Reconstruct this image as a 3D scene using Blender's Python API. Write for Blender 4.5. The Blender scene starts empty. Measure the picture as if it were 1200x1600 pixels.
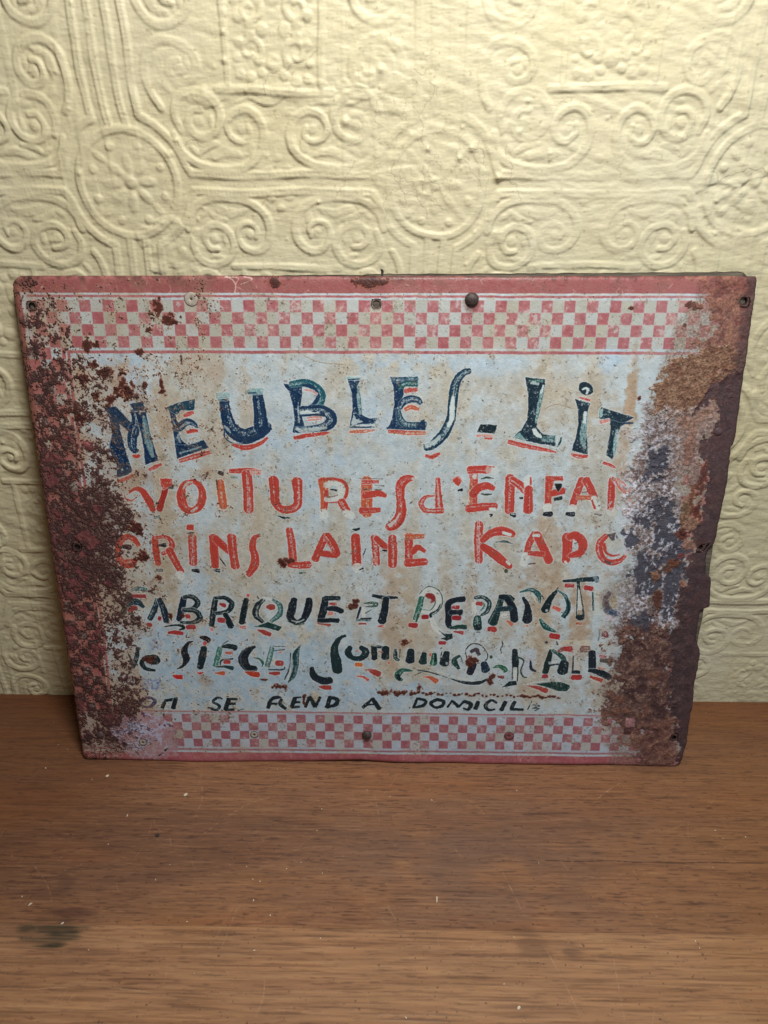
import bpy, math, random
import numpy as np

sc = bpy.context.scene
COL = sc.collection
rad = math.radians

# ------------------------------------------------------------------ camera
cam_d = bpy.data.cameras.new('camera')
cam = bpy.data.objects.new('camera', cam_d)
COL.objects.link(cam)
sc.camera = cam
cam_d.sensor_fit = 'VERTICAL'
cam_d.sensor_height = 36.0
cam_d.lens = 36.0 * 1037.5 / 1600.0
cam_d.clip_start = 0.02
cam_d.clip_end = 50
cam.location = (0.0095, -0.9598, 0.8689)
cam.rotation_mode = 'XYZ'
cam.rotation_euler = (rad(90 - 26.505), rad(0.04), rad(0.927))

# ------------------------------------------------------------------ world and lamps
world = bpy.data.worlds.new('World')
sc.world = world
world.use_nodes = True
bg = world.node_tree.nodes['Background']
bg.inputs[0].default_value = (1.0, 0.74, 0.46, 1)
bg.inputs[1].default_value = 0.065


def area(name, loc, target, size, size_y, energy, color, spread=180):
    l = bpy.data.lights.new(name, 'AREA')
    l.shape = 'RECTANGLE'
    l.size = size
    l.size_y = size_y
    l.energy = energy
    l.color = color
    l.spread = rad(spread)
    o = bpy.data.objects.new(name, l)
    COL.objects.link(o)
    o.location = loc
    from mathutils import Vector
    d = Vector(target) - Vector(loc)
    o.rotation_euler = d.to_track_quat('-Z', 'Y').to_euler()
    return o


area('ceiling_lamp_light', (0.17, -0.72, 1.76), (0.10, -0.10, 0.7), 0.34, 0.20, 21.0, (1.0, 0.982, 0.95))
area('cool_fill_light', (1.7, -2.0, 1.1), (0.0, 0.0, 0.35), 1.2, 1.0, 13.5, (0.60, 0.81, 1.0))  # unseen cool fill, added to lift the lower right and the front

sc.view_settings.view_transform = 'Standard'
sc.view_settings.look = 'None'
sc.view_settings.exposure = 0.0
sc.view_settings.gamma = 1.0
sc.cycles.max_bounces = 6

# ------------------------------------------------------------------ numpy helpers
def vnoise(h, w, cy, cx, seed):
    """smooth random field, about unit variance, cell size in pixels"""
    rng = np.random.default_rng(seed)
    gh, gw = int(h / cy) + 5, int(w / cx) + 5
    g = rng.standard_normal((gh, gw)).astype(np.float32)

    def taps(n, c):
        p = np.arange(n, dtype=np.float32) / c
        i = p.astype(np.int64)
        t = (p - i).astype(np.float32)
        wt = [(1 - t) ** 3 / 6, (3 * t ** 3 - 6 * t ** 2 + 4) / 6,
              (-3 * t ** 3 + 3 * t ** 2 + 3 * t + 1) / 6, t ** 3 / 6]
        return i, wt
    i, wt = taps(h, cy)
    r = sum(wt[k][:, None] * g[i + k] for k in range(4))
    i, wt = taps(w, cx)
    r = sum(wt[k][None, :] * r[:, i + k] for k in range(4))
    return r * 2.1


def fbm(h, w, cy, cx, seed, octaves=4, gain=0.55):
    out = np.zeros((h, w), np.float32)
    a, tot = 1.0, 0.0
    for k in range(octaves):
        out += a * vnoise(h, w, max(cy / 2 ** k, 1.01), max(cx / 2 ** k, 1.01), seed * 17 + k)
        tot += a * a
        a *= gain
    return out / math.sqrt(tot)


def sst(a, b, x):
    t = np.clip((x - a) / (b - a), 0, 1)
    return t * t * (3 - 2 * t)


def catmull(P, n=10):
    P = np.asarray(P, float)
    if len(P) < 3:
        t = np.linspace(0, 1, n * 2)[:, None]
        return P[0] * (1 - t) + P[-1] * t
    Q = np.vstack([2 * P[0] - P[1], P, 2 * P[-1] - P[-2]])
    out = []
    for i in range(1, len(Q) - 2):
        p0, p1, p2, p3 = Q[i - 1], Q[i], Q[i + 1], Q[i + 2]
        t = np.linspace(0, 1, n, endpoint=False)[:, None]
        out.append(0.5 * (2 * p1 + (p2 - p0) * t + (2 * p0 - 5 * p1 + 4 * p2 - p3) * t ** 2
                          + (3 * p1 - p0 - 3 * p2 + p3) * t ** 3))
    out.append(P[-1][None])
    return np.vstack(out)


def make_image(name, arr, srgb=True):
    """arr h x w x 3 or 4 in 0..1, row 0 at the top"""
    h, w = arr.shape[:2]
    im = bpy.data.images.new(name, w, h, alpha=False)
    im.colorspace_settings.name = 'sRGB' if srgb else 'Non-Color'
    px = np.ones((h, w, 4), np.float32)
    px[..., :arr.shape[2]] = arr
    im.pixels.foreach_set(np.clip(px[::-1], 0, 1).astype(np.float32).ravel())
    im.update()
    im.pack()
    return im


# ------------------------------------------------------------------ mesh helpers
def tag(o, label=None, cat=None, group=None, kind=None):
    if label: o['label'] = label
    if cat: o['category'] = cat
    if group: o['group'] = group
    if kind: o['kind'] = kind
    return o


def mesh_obj(name, verts, faces, mat, parent=None, smooth=True, uv=None):
    me = bpy.data.meshes.new(name)
    verts = np.asarray(verts, np.float32)
    if isinstance(faces, np.ndarray) and faces.shape[1] == 4:
        nf = len(faces)
        me.vertices.add(len(verts))
        me.vertices.foreach_set('co', verts.ravel())
        me.loops.add(nf * 4)
        me.loops.foreach_set('vertex_index', faces.astype(np.int32).ravel())
        me.polygons.add(nf)
        me.polygons.foreach_set('loop_start', np.arange(0, nf * 4, 4, dtype=np.int32))
        me.update(calc_edges=True)
    else:
        me.from_pydata([tuple(map(float, v)) for v in verts], [], [tuple(map(int, f)) for f in faces])
        me.update()
    if smooth:
        me.polygons.foreach_set('use_smooth', np.ones(len(me.polygons), bool))
    if uv is not None:
        l = me.uv_layers.new(name='surface')
        vi = np.empty(len(me.loops), np.int32)
        me.loops.foreach_get('vertex_index', vi)
        l.data.foreach_set('uv', np.asarray(uv, np.float32)[vi].ravel())
    me.validate()
    me.materials.append(mat)
    o = bpy.data.objects.new(name, me)
    COL.objects.link(o)
    if parent is not None:
        o.parent = parent
    return o


def grid_faces(ny, nx):
    i = np.arange(ny * nx).reshape(ny, nx)
    return np.stack([i[:-1, :-1], i[:-1, 1:], i[1:, 1:], i[1:, :-1]], -1).reshape(-1, 4)


def lathe(profile, n=32, axis='y', wob=0.0, seed=0):
    rng = random.Random(seed)
    ph = [rng.uniform(0, 6.28) for _ in range(3)]
    V, F = [], []
    for (r, h) in profile:
        for k in range(n):
            a = 2 * math.pi * k / n
            rr = r * (1 + wob * (math.sin(2 * a + ph[0]) + .6 * math.sin(3 * a + ph[1]) + .4 * math.sin(7 * a + ph[2])))
            V.append((rr * math.cos(a), -h, rr * math.sin(a)))
    for j in range(len(profile) - 1):
        for k in range(n):
            F.append((j * n + k, (j + 1) * n + k, (j + 1) * n + (k + 1) % n, j * n + (k + 1) % n))
    return V, F


# ------------------------------------------------------------------ node helpers
class NT:
    def __init__(s, name):
        s.m = bpy.data.materials.new(name)
        s.m.use_nodes = True
        s.t = s.m.node_tree
        s.b = s.t.nodes['Principled BSDF']

    def n(s, kind, **kw):
        nd = s.t.nodes.new(kind)
        for k, v in kw.items():
            setattr(nd, k, v)
        return nd

    def l(s, a, b):
        s.t.links.new(a, b)

    def noise(s, vec, scale, detail=6, rough=.55, stretch=None):
        if stretch:
            mp = s.n('ShaderNodeMapping')
            mp.inputs['Scale'].default_value = stretch
            s.l(vec, mp.inputs['Vector'])
            vec = mp.outputs[0]
        nd = s.n('ShaderNodeTexNoise')
        nd.inputs['Scale'].default_value = scale
        nd.inputs['Detail'].default_value = detail
        nd.inputs['Roughness'].default_value = rough
        s.l(vec, nd.inputs['Vector'])
        return nd.outputs['Fac']

    def ramp(s, fac, stops):
        r = s.n('ShaderNodeValToRGB')
        e = r.color_ramp.elements
        while len(e) < len(stops):
            e.new(0.5)
        for el, (p, c) in zip(e, stops):
            el.position = p
            el.color = (*c, 1) if len(c) == 3 else c
        s.l(fac, r.inputs[0])
        return r.outputs[0]

    def mix(s, fac, a, b, mode='MIX'):
        m = s.n('ShaderNodeMix', data_type='RGBA', blend_type=mode)
        for sock, v in ((m.inputs[0], fac), (m.inputs[6], a), (m.inputs[7], b)):
            if isinstance(v, (int, float)):
                sock.default_value = v
            elif isinstance(v, tuple):
                sock.default_value = (*v, 1)
            else:
                s.l(v, sock)
        return m.outputs[2]

    def math(s, op, a, b=0.0):
        m = s.n('ShaderNodeMath', operation=op)
        for sock, v in ((m.inputs[0], a), (m.inputs[1], b)):
            if isinstance(v, (int, float)):
                sock.default_value = v
            else:
                s.l(v, sock)
        return m.outputs[0]

    def bump(s, height, dist, strength=1.0, prev=None):
        b = s.n('ShaderNodeBump')
        b.inputs['Strength'].default_value = strength
        b.inputs['Distance'].default_value = dist
        s.l(height, b.inputs['Height'])
        if prev is not None:
            s.l(prev, b.inputs['Normal'])
        return b.outputs[0]


def obj_coords(nt):
    return nt.n('ShaderNodeTexCoord').outputs['Object']


def img_node(nt, im):
    t = nt.n('ShaderNodeTexImage', interpolation='Cubic', extension='EXTEND')
    t.image = im
    uvn = nt.n('ShaderNodeUVMap', uv_map='surface')
    nt.l(uvn.outputs[0], t.inputs[0])
    return t


# ================================================================== embossed wallpaper wall
PX, PZ = 0.4065, 0.3260           # repeat of the embossed pattern (m)
CX0, CZ0 = 0.0635, 0.8665         # centre of one rosette


def wallpaper_tile():
    """height of one quadrant of the repeat, 1 mm grid, rosette at the origin"""
    res = 0.0008
    nx, nz = int(PX / 2 / res) + 2, int(PZ / 2 / res) + 2
    X, Z = np.meshgrid(np.arange(nx) * res, np.arange(nz) * res)
    H = np.zeros_like(X)

    def ridge(pts, wdt, hgt, n=12, taper=False):
        nonlocal H
        P = catmull(pts, n)
        W = np.interp(np.linspace(0, 1, len(P)), np.linspace(0, 1, len(wdt)), wdt) if hasattr(wdt, '__len__') else np.full(len(P), wdt)
        pad = 0.014
        for a, b, wa in zip(P[:-1], P[1:], W):
            x0, x1 = min(a[0], b[0]) - pad, max(a[0], b[0]) + pad
            z0, z1 = min(a[1], b[1]) - pad, max(a[1], b[1]) + pad
            i0, i1 = max(0, int(x0 / res)), min(nx, int(x1 / res) + 2)
            j0, j1 = max(0, int(z0 / res)), min(nz, int(z1 / res) + 2)
            if i0 >= i1 or j0 >= j1:
                continue
            xs, zs = X[j0:j1, i0:i1], Z[j0:j1, i0:i1]
            d = b - a
            L = d @ d + 1e-12
            t = np.clip(((xs - a[0]) * d[0] + (zs - a[1]) * d[1]) / L, 0, 1)
            dd = np.hypot(xs - a[0] - t * d[0], zs - a[1] - t * d[1])
            hh = hgt * (sst(wa * 1.75, wa * .75, dd) - .30 * sst(wa * .75, 0, dd))
            H[j0:j1, i0:i1] = np.maximum(H[j0:j1, i0:i1], hh)

    def blob(x, z, rx, rz, ang, hgt):
        nonlocal H
        c, s_ = math.cos(ang), math.sin(ang)
        u = ((X - x) * c + (Z - z) * s_) / rx
        v = (-(X - x) * s_ + (Z - z) * c) / rz
        r = u * u + v * v
        H = np.maximum(H, hgt * sst(1.35, .15, r))

    def arc(r, a0, a1, n=14):
        return [(r * math.cos(rad(a)), r * math.sin(rad(a))) for a in np.linspace(a0, a1, n)]

    def spiral(cx, cz, r0, r1, a0, a1, n=16):
        return [(cx + (r0 + (r1 - r0) * k / (n - 1)) * math.cos(rad(a0 + (a1 - a0) * k / (n - 1))),
                 cz + (r0 + (r1 - r0) * k / (n - 1)) * math.sin(rad(a0 + (a1 - a0) * k / (n - 1)))) for k in range(n)]
    M = 0.0019
    # straight bars
    ridge([(.083, .0105), (.15, .0105), (.22, .0105)], .0040, M)
    ridge([(.0105, .066), (.0105, .12), (.0105, .17)], .0036, M * .8)
    ridge([(.030, .076), (.030, .12), (.030, .17)], .0036, M)
    # rosette rings
    ridge(arc(.0615, -5, 95), .0036, M * .95)
    ridge([(.083, .0105)] + arc(.0795, 15, 68) + [(.030, .076)], .0038, M)
    # petals
    blob(0, 0, .0075, .0075, 0, M * .9)
    for a in (0, 45, 90):
        blob(.023 * math.cos(rad(a)), .023 * math.sin(rad(a)), .0125, .0062 if a != 45 else .0055, rad(a), M * .75)
    for a in (22, 68):
        blob(.046 * math.cos(rad(a)), .046 * math.sin(rad(a)), .0055, .0055, 0, M * .8)
    blob(.045 * math.cos(rad(45)), .045 * math.sin(rad(45)), .010, .0045, rad(45), M * .6)
    # scrolls beside the horizontal bars
    ridge([(.070, .054), (.077, .034), (.098, .0205), (.130, .0170), (.160, .0205), (.181, .036), (.187, .056),
           (.181, .073), (.166, .0815), (.149, .0775), (.140, .064), (.145, .0515), (.158, .047), (.169, .054), (.167, .064)],
          [.0036, .0042, .0040, .003, .0024], M)
    blob(.159, .061, .0065, .006, 0, M * .7)
    ridge([(.080, .058), (.075, .075), (.083, .093), (.103, .1005), (.124, .0925), (.133, .075), (.126, .058), (.110, .050),
           (.096, .054), (.091, .067), (.098, .078), (.109, .079)], [.0034, .0040, .0036, .0026], M * .95)
    blob(.104, .067, .007, .0065, 0, M * .7)
    ridge([(.118, .030), (.134, .036), (.148, .033)], [.003, .0045, .0018], M * .7)
    ridge([(.100, .034), (.112, .042), (.126, .044)], [.002, .0036, .0018], M * .6)
    blob(.2033, .030, .006, .0045, 0, M * .6)
    # scrolls beside the vertical bars
    ridge([(.060, .082), (.051, .098), (.047, .120), (.053, .142), (.069, .1545), (.090, .153), (.106, .142), (.110, .125),
           (.101, .112), (.087, .110), (.078, .119), (.081, .131), (.091, .134)], [.0034, .0042, .0038, .0026], M)
    blob(.091, .123, .007, .007, 0, M * .7)
    ridge([(.060, .122), (.066, .136), (.077, .144)], [.002, .0038, .002], M * .6)
    for (x, z, rx, rz, ang) in ((.122, .034, .014, .0055, 25), (.150, .034, .010, .004, -30), (.170, .042, .0055, .010, 10), (.094, .036, .009, .004, -40),
                               (.112, .090, .010, .004, 10), (.068, .128, .0045, .012, -10), (.082, .143, .010, .004, 30), (.100, .132, .004, .008, 0),
                               (.072, .103, .008, .004, -50), (.088, .060, .004, .009, 10), (.120, .066, .004, .009, 0), (.192, .018, .006, .004, 0)):
        blob(x, z, rx, rz, rad(ang), M * .55)
    # inner panel frame
    ridge([(.146, .108), (.146, .135), (.146, .17)], .0030, M * .75)
    ridge([(.132, .102), (.165, .102), (.21, .102)], .0034, M * .85)
    # flowers in the panel
    for (x, z, r) in ((.163, .118, .0065), (.176, .115, .0075), (.190, .120, .0065), (.203, .132, .010), (.186, .133, .0065),
                      (.163, .150, .0065), (.176, .158, .007), (.190, .1625, .0075), (.160, .134, .005)):
        blob(x, z, r, r * .9, 0, M * .62)
    ridge(spiral(.176, .143, .014, .005, -30, 300), [.0028, .0018], M * .6)
    return H, res


tileH, tres = wallpaper_tile()
tnz, tnx = tileH.shape


def pattern_at(x, z):
    """sample the mirrored, repeated pattern"""
    tx = np.abs((x - CX0 + PX / 2) % PX - PX / 2)
    tz = np.abs((z - CZ0 + PZ / 2) % PZ - PZ / 2)
    fx = np.clip(tx / tres, 0, tnx - 1.001)
    fz = np.clip(tz / tres, 0, tnz - 1.001)
    i, j = fx.astype(int), fz.astype(int)
    a, b = fx - i, fz - j
    return ((tileH[j, i] * (1 - a) + tileH[j, i + 1] * a) * (1 - b)
            + (tileH[j + 1, i] * (1 - a) + tileH[j + 1, i + 1] * a) * b)


WX0, WX1, WZ0, WZ1 = -0.84, 0.84, -0.02, 1.14
step = 0.0015
xs = np.arange(WX0, WX1 + 1e-6, step)
zs = np.arange(WZ0, WZ1 + 1e-6, step)
nxw, nzw = len(xs), len(zs)
Xg, Zg = np.meshgrid(xs, zs)
w1 = fbm(nzw, nxw, 60, 60, 3, 3) * .0022
w2 = fbm(nzw, nxw, 60, 60, 4, 3) * .0022
thick = fbm(nzw, nxw, 90, 120, 5, 3)
# where old paint is thick the relief is half drowned: top centre, right of centre
drown = sst(.2, 1.2, thick + 1.6 * np.exp(-((Xg - .02) / .10) ** 2 - ((Zg - 1.04) / .12) ** 2)
            + 1.0 * np.exp(-((Xg - .30) / .10) ** 2 - ((Zg - 1.03) / .05) ** 2)
            + 1.1 * np.exp(-((Xg - .50) / .10) ** 2 - ((Zg - .80) / .06) ** 2))
base = pattern_at(Xg + w1, Zg + w2)
relief = base * (1 - .55 * drown)
relief *= 1 + .25 * fbm(nzw, nxw, 14, 14, 6, 2)
relief += .0005 * fbm(nzw, nxw, 40, 70, 7, 3) + .00022 * fbm(nzw, nxw, 4, 9, 8, 2)
relief += .0014 * vnoise(nzw, nxw, 180, 200, 9)
# runs of thick paint and slanting brush marks
runs = np.clip(vnoise(nzw, nxw, 60, 3.2, 12) - .9, 0, 1) * sst(.2, 1.2, vnoise(nzw, nxw, 90, 60, 13))
relief += .0007 * runs
sl_ = vnoise(nzw, nxw * 2, 3.0, 40, 14)
slant = sl_[(np.arange(nzw)[:, None] + (np.arange(nxw)[None, :] * .35).astype(int)) % nzw, np.arange(nxw)[None, :]]
relief += .00022 * slant * sst(.1, 1.2, vnoise(nzw, nxw, 110, 110, 15))
relief += .0005 * np.abs(fbm(nzw, nxw, 22, 26, 16, 3)) * sst(-.2, 1, vnoise(nzw, nxw, 120, 140, 17))
# torn, filled patches with ragged steps
for (px_, pz_, rx, rz, hh) in ((-.285, .785, .045, .035, .0012), (.0, .965, .06, .02, .0007), (.46, .835, .07, .03, -.0010),
                               (-.135, .965, .09, .012, .0009), (.02, .86, .05, .04, .0006)):
    d = ((Xg - px_) / rx) ** 2 + ((Zg - pz_) / rz) ** 2 + .55 * fbm(nzw, nxw, 12, 16, int(1000 + px_ * 777), 3)
    relief += hh * sst(1.15, .85, d) * (1 + .4 * fbm(nzw, nxw, 5, 7, int(900 + px_ * 99), 2))
# nodules of old paint
rng = np.random.default_rng(11)


def bump_at(x, z, r, h):
    i0, i1 = int((x - 3 * r - WX0) / step), int((x + 3 * r - WX0) / step) + 2
    j0, j1 = int((z - 3 * r - WZ0) / step), int((z + 3 * r - WZ0) / step) + 2
    i0, j0 = max(i0, 0), max(j0, 0)
    if i0 >= nxw or j0 >= nzw:
        return
    dd = (Xg[j0:j1, i0:i1] - x) ** 2 + (Zg[j0:j1, i0:i1] - z) ** 2
    relief[j0:j1, i0:i1] += h * np.exp(-dd / (r * r))


for k in range(420):
    x, z = rng.uniform(WX0, WX1), rng.uniform(0, WZ1)
    r = rng.uniform(.0013, .0026)
    bump_at(x, z, r, r * rng.uniform(.35, .9))
for (x, z, r) in ((-.053, .935, .0042), (.05, .905, .0035), (-.01, .99, .0048), (.205, .90, .003), (.14, .872, .0048),
                  (.105, .905, .004), (-.28, .90, .0038), (-.27, .915, .003), (-.40, .878, .0034), (.09, .895, .0034),
                  (-.20, 1.0, .0032), (.165, .925, .003)):
    bump_at(x, z, r, r * .75)
relief[0] = relief[1]
# add coarse margins left, right and above so the wall goes on beyond the picture
xe = np.concatenate([[-1.6, -1.2], xs, [1.2, 1.6]])
ze = np.concatenate([zs, [1.5, 2.0]])
Re = np.pad(relief, ((0, 2), (2, 2)), mode='edge')
Re[:, :2] = Re[:, -2:] = .001
Re[-2:] = .001
XX, ZZ = np.meshgrid(xe, ze)
V = np.stack([XX, -Re, ZZ], -1).reshape(-1, 3)
UVw = np.stack([(XX - WX0) / (WX1 - WX0), (ZZ - WZ0) / (WZ1 - WZ0)], -1).reshape(-1, 2)

# fine relief and crack map (0.8 mm per texel)
ih, iw = 1450, 2100
U_, V_ = np.meshgrid(np.linspace(WX0, WX1, iw), np.linspace(WZ1, WZ0, ih))
fine = .5 + .10 * fbm(ih, iw, 2.2, 7, 21, 2) + .08 * fbm(ih, iw, 6, 3, 22, 2) + .10 * fbm(ih, iw, 12, 14, 23, 3)
rngw = np.random.default_rng(5)
cr = np.zeros((ih, iw), np.float32)


def crack(x, z, length, ang, wdt=1.0, jit=.35):
    n = int(length / .0008)
    a = ang
    for k in range(n):
        a = ang + (a - ang) * .9 + rngw.normal() * jit
        x += .0008 * math.cos(a)
        z += .0008 * math.sin(a)
        i, j = (x - WX0) / (WX1 - WX0) * iw, (WZ1 - z) / (WZ1 - WZ0) * ih
        ii, jj = int(i), int(j)
        if 1 <= ii < iw - 2 and 1 <= jj < ih - 2:
            cr[jj, ii] = max(cr[jj, ii], wdt)
            cr[jj, ii + 1] = max(cr[jj, ii + 1], wdt * (i - ii))


for k in range(34):
    x0 = rngw.normal(.045, .05)
    crack(x0, rngw.uniform(.84, .99), rngw.uniform(.02, .10), -math.pi / 2, rngw.uniform(.25, .8), .35)
for k in range(26):
    crack(rngw.uniform(-.2, .45), rngw.uniform(.76, 1.02), rngw.uniform(.01, .035), rngw.uniform(0, 6.28), rngw.uniform(.2, .6), .45)
crack(-.155, .962, .10, .08, .8)
crack(.41, .878, .10, -.35, .9)
crack(.50, .843, .06, -.1, .9)
crack(.10, .905, .045, -.9, .9)
crack(-.27, .915, .05, -.9, .8)
dirt = sst(2.1, 2.7, fbm(ih, iw, 3, 3, 31, 1)) * .8
fine -= .5 * cr
wall_im = make_image('wall_relief', np.stack([fine, cr, dirt], -1), srgb=False)

nt = NT('cream_distemper')
co = obj_coords(nt)
ti = img_node(nt, wall_im)
sep = nt.n('ShaderNodeSeparateColor')
nt.l(ti.outputs[0], sep.inputs[0])
c1 = nt.ramp(nt.noise(co, 3.0, 8, .6), [(.30, (.64, .565, .35)), (.55, (.70, .64, .44)), (.75, (.73, .69, .52))])
c2 = nt.mix(nt.math('MULTIPLY', nt.noise(co, 26, 6, .65), .55), c1, (.54, .47, .27))
white = nt.ramp(nt.noise(co, 7.0, 8, .7), [(.60, (0, 0, 0)), (.72, (1, 1, 1))])
c3 = nt.mix(nt.math('MULTIPLY', white, .35), c2, (.74, .72, .60))
c4 = nt.mix(nt.math('MULTIPLY', sep.outputs[1], .42), c3, (.16, .12, .06))
c5 = nt.mix(nt.math('MULTIPLY', sep.outputs[2], .5), c4, (.30, .22, .10))
nt.l(c5, nt.b.inputs['Base Color'])
nt.b.inputs['Roughness'].default_value = .52
nt.b.inputs['Specular IOR Level'].default_value = .32
b1 = nt.bump(sep.outputs[0], .0008, .8)
b2 = nt.bump(nt.noise(co, 420, 4, .6, (1, 1, 1)), .0002, .6, b1)
nt.l(b2, nt.b.inputs['Normal'])
wall = mesh_obj('wall', V, grid_faces(len(ze), len(xe)), nt.m, uv=UVw)
tag(wall, 'cream painted wall with embossed scroll and rosette wallpaper', kind='structure')

# ================================================================== wooden tabletop
TX0, TX1, TY0, TY1 = -0.80, 0.80, -0.86, 0.02
th, tw = 1100, 2000                       # 0.8 mm per texel
TU, TV = np.meshgrid(np.linspace(TX0, TX1, tw), np.linspace(TY1, TY0, th))


def blend(img, m, col):
    img += m[..., None] * (np.asarray(col, np.float32) - img)


def C(r, g, b):
    return np.array([r, g, b], np.float32) / 255.0


warp = fbm(th, tw, 60, 500, 41, 3) * 5
grain = fbm(th, tw, 2.0, 60, 42, 2)
grain2 = fbm(th, tw, 9, 300, 43, 3)
pores = fbm(th, tw, 1.1, 12, 44, 2)
big = fbm(th, tw, 90, 420, 45, 3)
wood = np.empty((th, tw, 3), np.float32)
wood[:] = C(144, 101, 72)
blend(wood, sst(-1.5, 1.8, grain2) * .40, C(146, 102, 70))
blend(wood, sst(.1, 1.9, big) * .50, C(98, 67, 54))
blend(wood, sst(.0, 1.9, fbm(th, tw, 50, 260, 46, 3)) * .40, C(152, 96, 60))
blend(wood, sst(.3, 2.0, grain) * .24, C(172, 128, 88))
blend(wood, sst(.4, 2.2, -grain) * .24, C(76, 50, 40))
blend(wood, sst(.9, 2.0, pores) * .42, C(56, 36, 30))
blend(wood, sst(1.1, 2.2, -pores) * .28, C(190, 146, 100))
front = (TV < -.430)
fm = front * (.5 + .5 * sst(-1, 1, grain2))
blend(wood, fm * .45, C(194, 150, 110))
blend(wood, front * sst(.2, 1.7, grain) * .16, C(206, 166, 124))
blend(wood, front * sst(.2, 1.7, -grain) * .18, C(84, 56, 40))
blend(wood, sst(.6, 2.0, fbm(th, tw, 1.2, 34, 48, 1)) * .30, C(70, 46, 36))
blend(wood, sst(.6, 2.0, fbm(th, tw, 1.2, 40, 49, 1)) * .22, C(186, 146, 110))
# worn grey patch in the middle, orange wood by the wall
blend(wood, np.exp(-((TU - .12) / .26) ** 2 - ((TV + .33) / .10) ** 2) * .42 * sst(-1.5, 1, fbm(th, tw, 40, 60, 47, 3)) * (~front), C(102, 80, 74))
blend(wood, sst(-.14, .0, TV) * .45, C(104, 56, 30))
blend(wood, sst(.35, .6, TU) * .25, C(130, 84, 46))
blend(wood, sst(-.30, -.55, TU) * sst(-.5, -.2, TV) * .45, C(88, 50, 30))  # shade of the left back corner painted into the wood


def tstain(x, y, rx, ry, a, col, seed):
    d = ((TU - x) / rx) ** 2 + ((TV - y) / ry) ** 2 + .35 * fbm(th, tw, 10, 24, seed, 2) + .30 * fbm(th, tw, 2.2, 60, seed + 9, 2)
    blend(wood, sst(1.5, -.2, d) * a * (.75 + .25 * sst(-1, 1, grain)), col)


tstain(-.435, -.442, .042, .016, .80, C(38, 38, 28), 51)
tstain(-.42, -.415, .03, .012, .55, C(60, 36, 34), 52)
tstain(-.445, -.375, .016, .018, .35, C(66, 50, 42), 53)
tstain(.47, -.295, .018, .010, .35, C(60, 40, 30), 54)
tstain(.19, -.452, .020, .022, .30, C(70, 50, 42), 55)
tstain(.24, -.452, .012, .016, .30, C(70, 50, 42), 56)
rngt = np.random.default_rng(71)
scr = np.zeros((th, tw), np.float32)


def scratch(x, y, dx, dy, a, bend=0.0):
    L = math.hypot(dx, dy)
    n = max(6, int(L / .0004))
    s = np.linspace(0, 1, n)
    ox, oy = -dy * bend, dx * bend
    px_ = x + dx * s + ox * 4 * s * (1 - s)
    py_ = y + dy * s + oy * 4 * s * (1 - s)
    fade = (np.sin(np.pi * s) ** .4) * a * (.55 + .45 * np.sin(s * rngt.uniform(10, 60) + rngt.uniform(0, 6)))
    i = (px_ - TX0) / (TX1 - TX0) * (tw - 1)
    j = (TY1 - py_) / (TY1 - TY0) * (th - 1)
    ok = (i > 1) & (i < tw - 2) & (j > 1) & (j < th - 2)
    np.maximum.at(scr, (j[ok].astype(int), i[ok].astype(int)), fade[ok])


for k in range(170):
    a = rngt.uniform(0, math.pi)
    L = rngt.exponential(.025) + .006
    scratch(rngt.uniform(-.6, .6), rngt.uniform(-.6, -.03), L * math.cos(a), L * math.sin(a), rngt.uniform(.08, .40), rngt.uniform(-.1, .1))
for (x, y, dx, dy, a, b) in ((-.300, -.20, .010, -.055, .55, .1), (-.245, -.27, .075, .045, .45, .1), (-.275, -.30, .025, .028, .4, 0),
                             (-.195, -.40, -.010, -.060, .5, 0), (-.145, -.49, -.003, -.045, .6, .1), (-.44, -.512, .22, -.010, .65, .05),
                             (.165, -.345, .018, -.055, .5, 0), (.20, -.44, .035, -.11, .5, .03), (.29, -.44, -.010, -.10, .4, 0),
                             (.33, -.225, .05, .035, .7, .03), (.06, -.20, .06, .03, .35, 0), (.02, -.18, -.03, -.05, .3, 0),
                             (-.02, -.21, .012, -.06, .4, 0), (.005, -.40, .012, -.02, .6, 0), (-.22, -.46, .02, .06, .3, 0),
                             (-.60, -.30, .3, -.01, .2, .02), (.36, -.40, .1, -.03, .3, .0)):
    scratch(x, y, dx, dy, a, b)
blend(wood, np.clip(scr * 1.9, 0, 1) * .8, C(200, 164, 126))
# the fine crack that runs to the right
ck = (np.abs(TV + .329 + .0012 * fbm(th, tw, 400, 60, 58, 2)) < .0006) & (TU > .22 + .05 * fbm(th, tw, 90, 3, 59, 1))
blend(wood, ck * .6, C(46, 30, 24))
sp = vnoise(th, tw, 1.6, 1.6, 61)
blend(wood, (sp > 3.15) * .5, C(190, 160, 128))
blend(wood, (sp < -2.6) * .5, C(40, 28, 24))
rgh = .5 + .09 * big + .07 * pores + .10 * fbm(th, tw, 30, 60, 62, 3)
hgt = .5 + .12 * grain - .16 * sst(.8, 2.0, pores) - .25 * scr + .06 * grain2
wood_im = make_image('wood_colour', wood)
wood_aux = make_image('wood_relief', np.stack([np.clip(rgh, 0, 1), np.clip(hgt, 0, 1), rgh * 0], -1), srgb=False)

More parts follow.
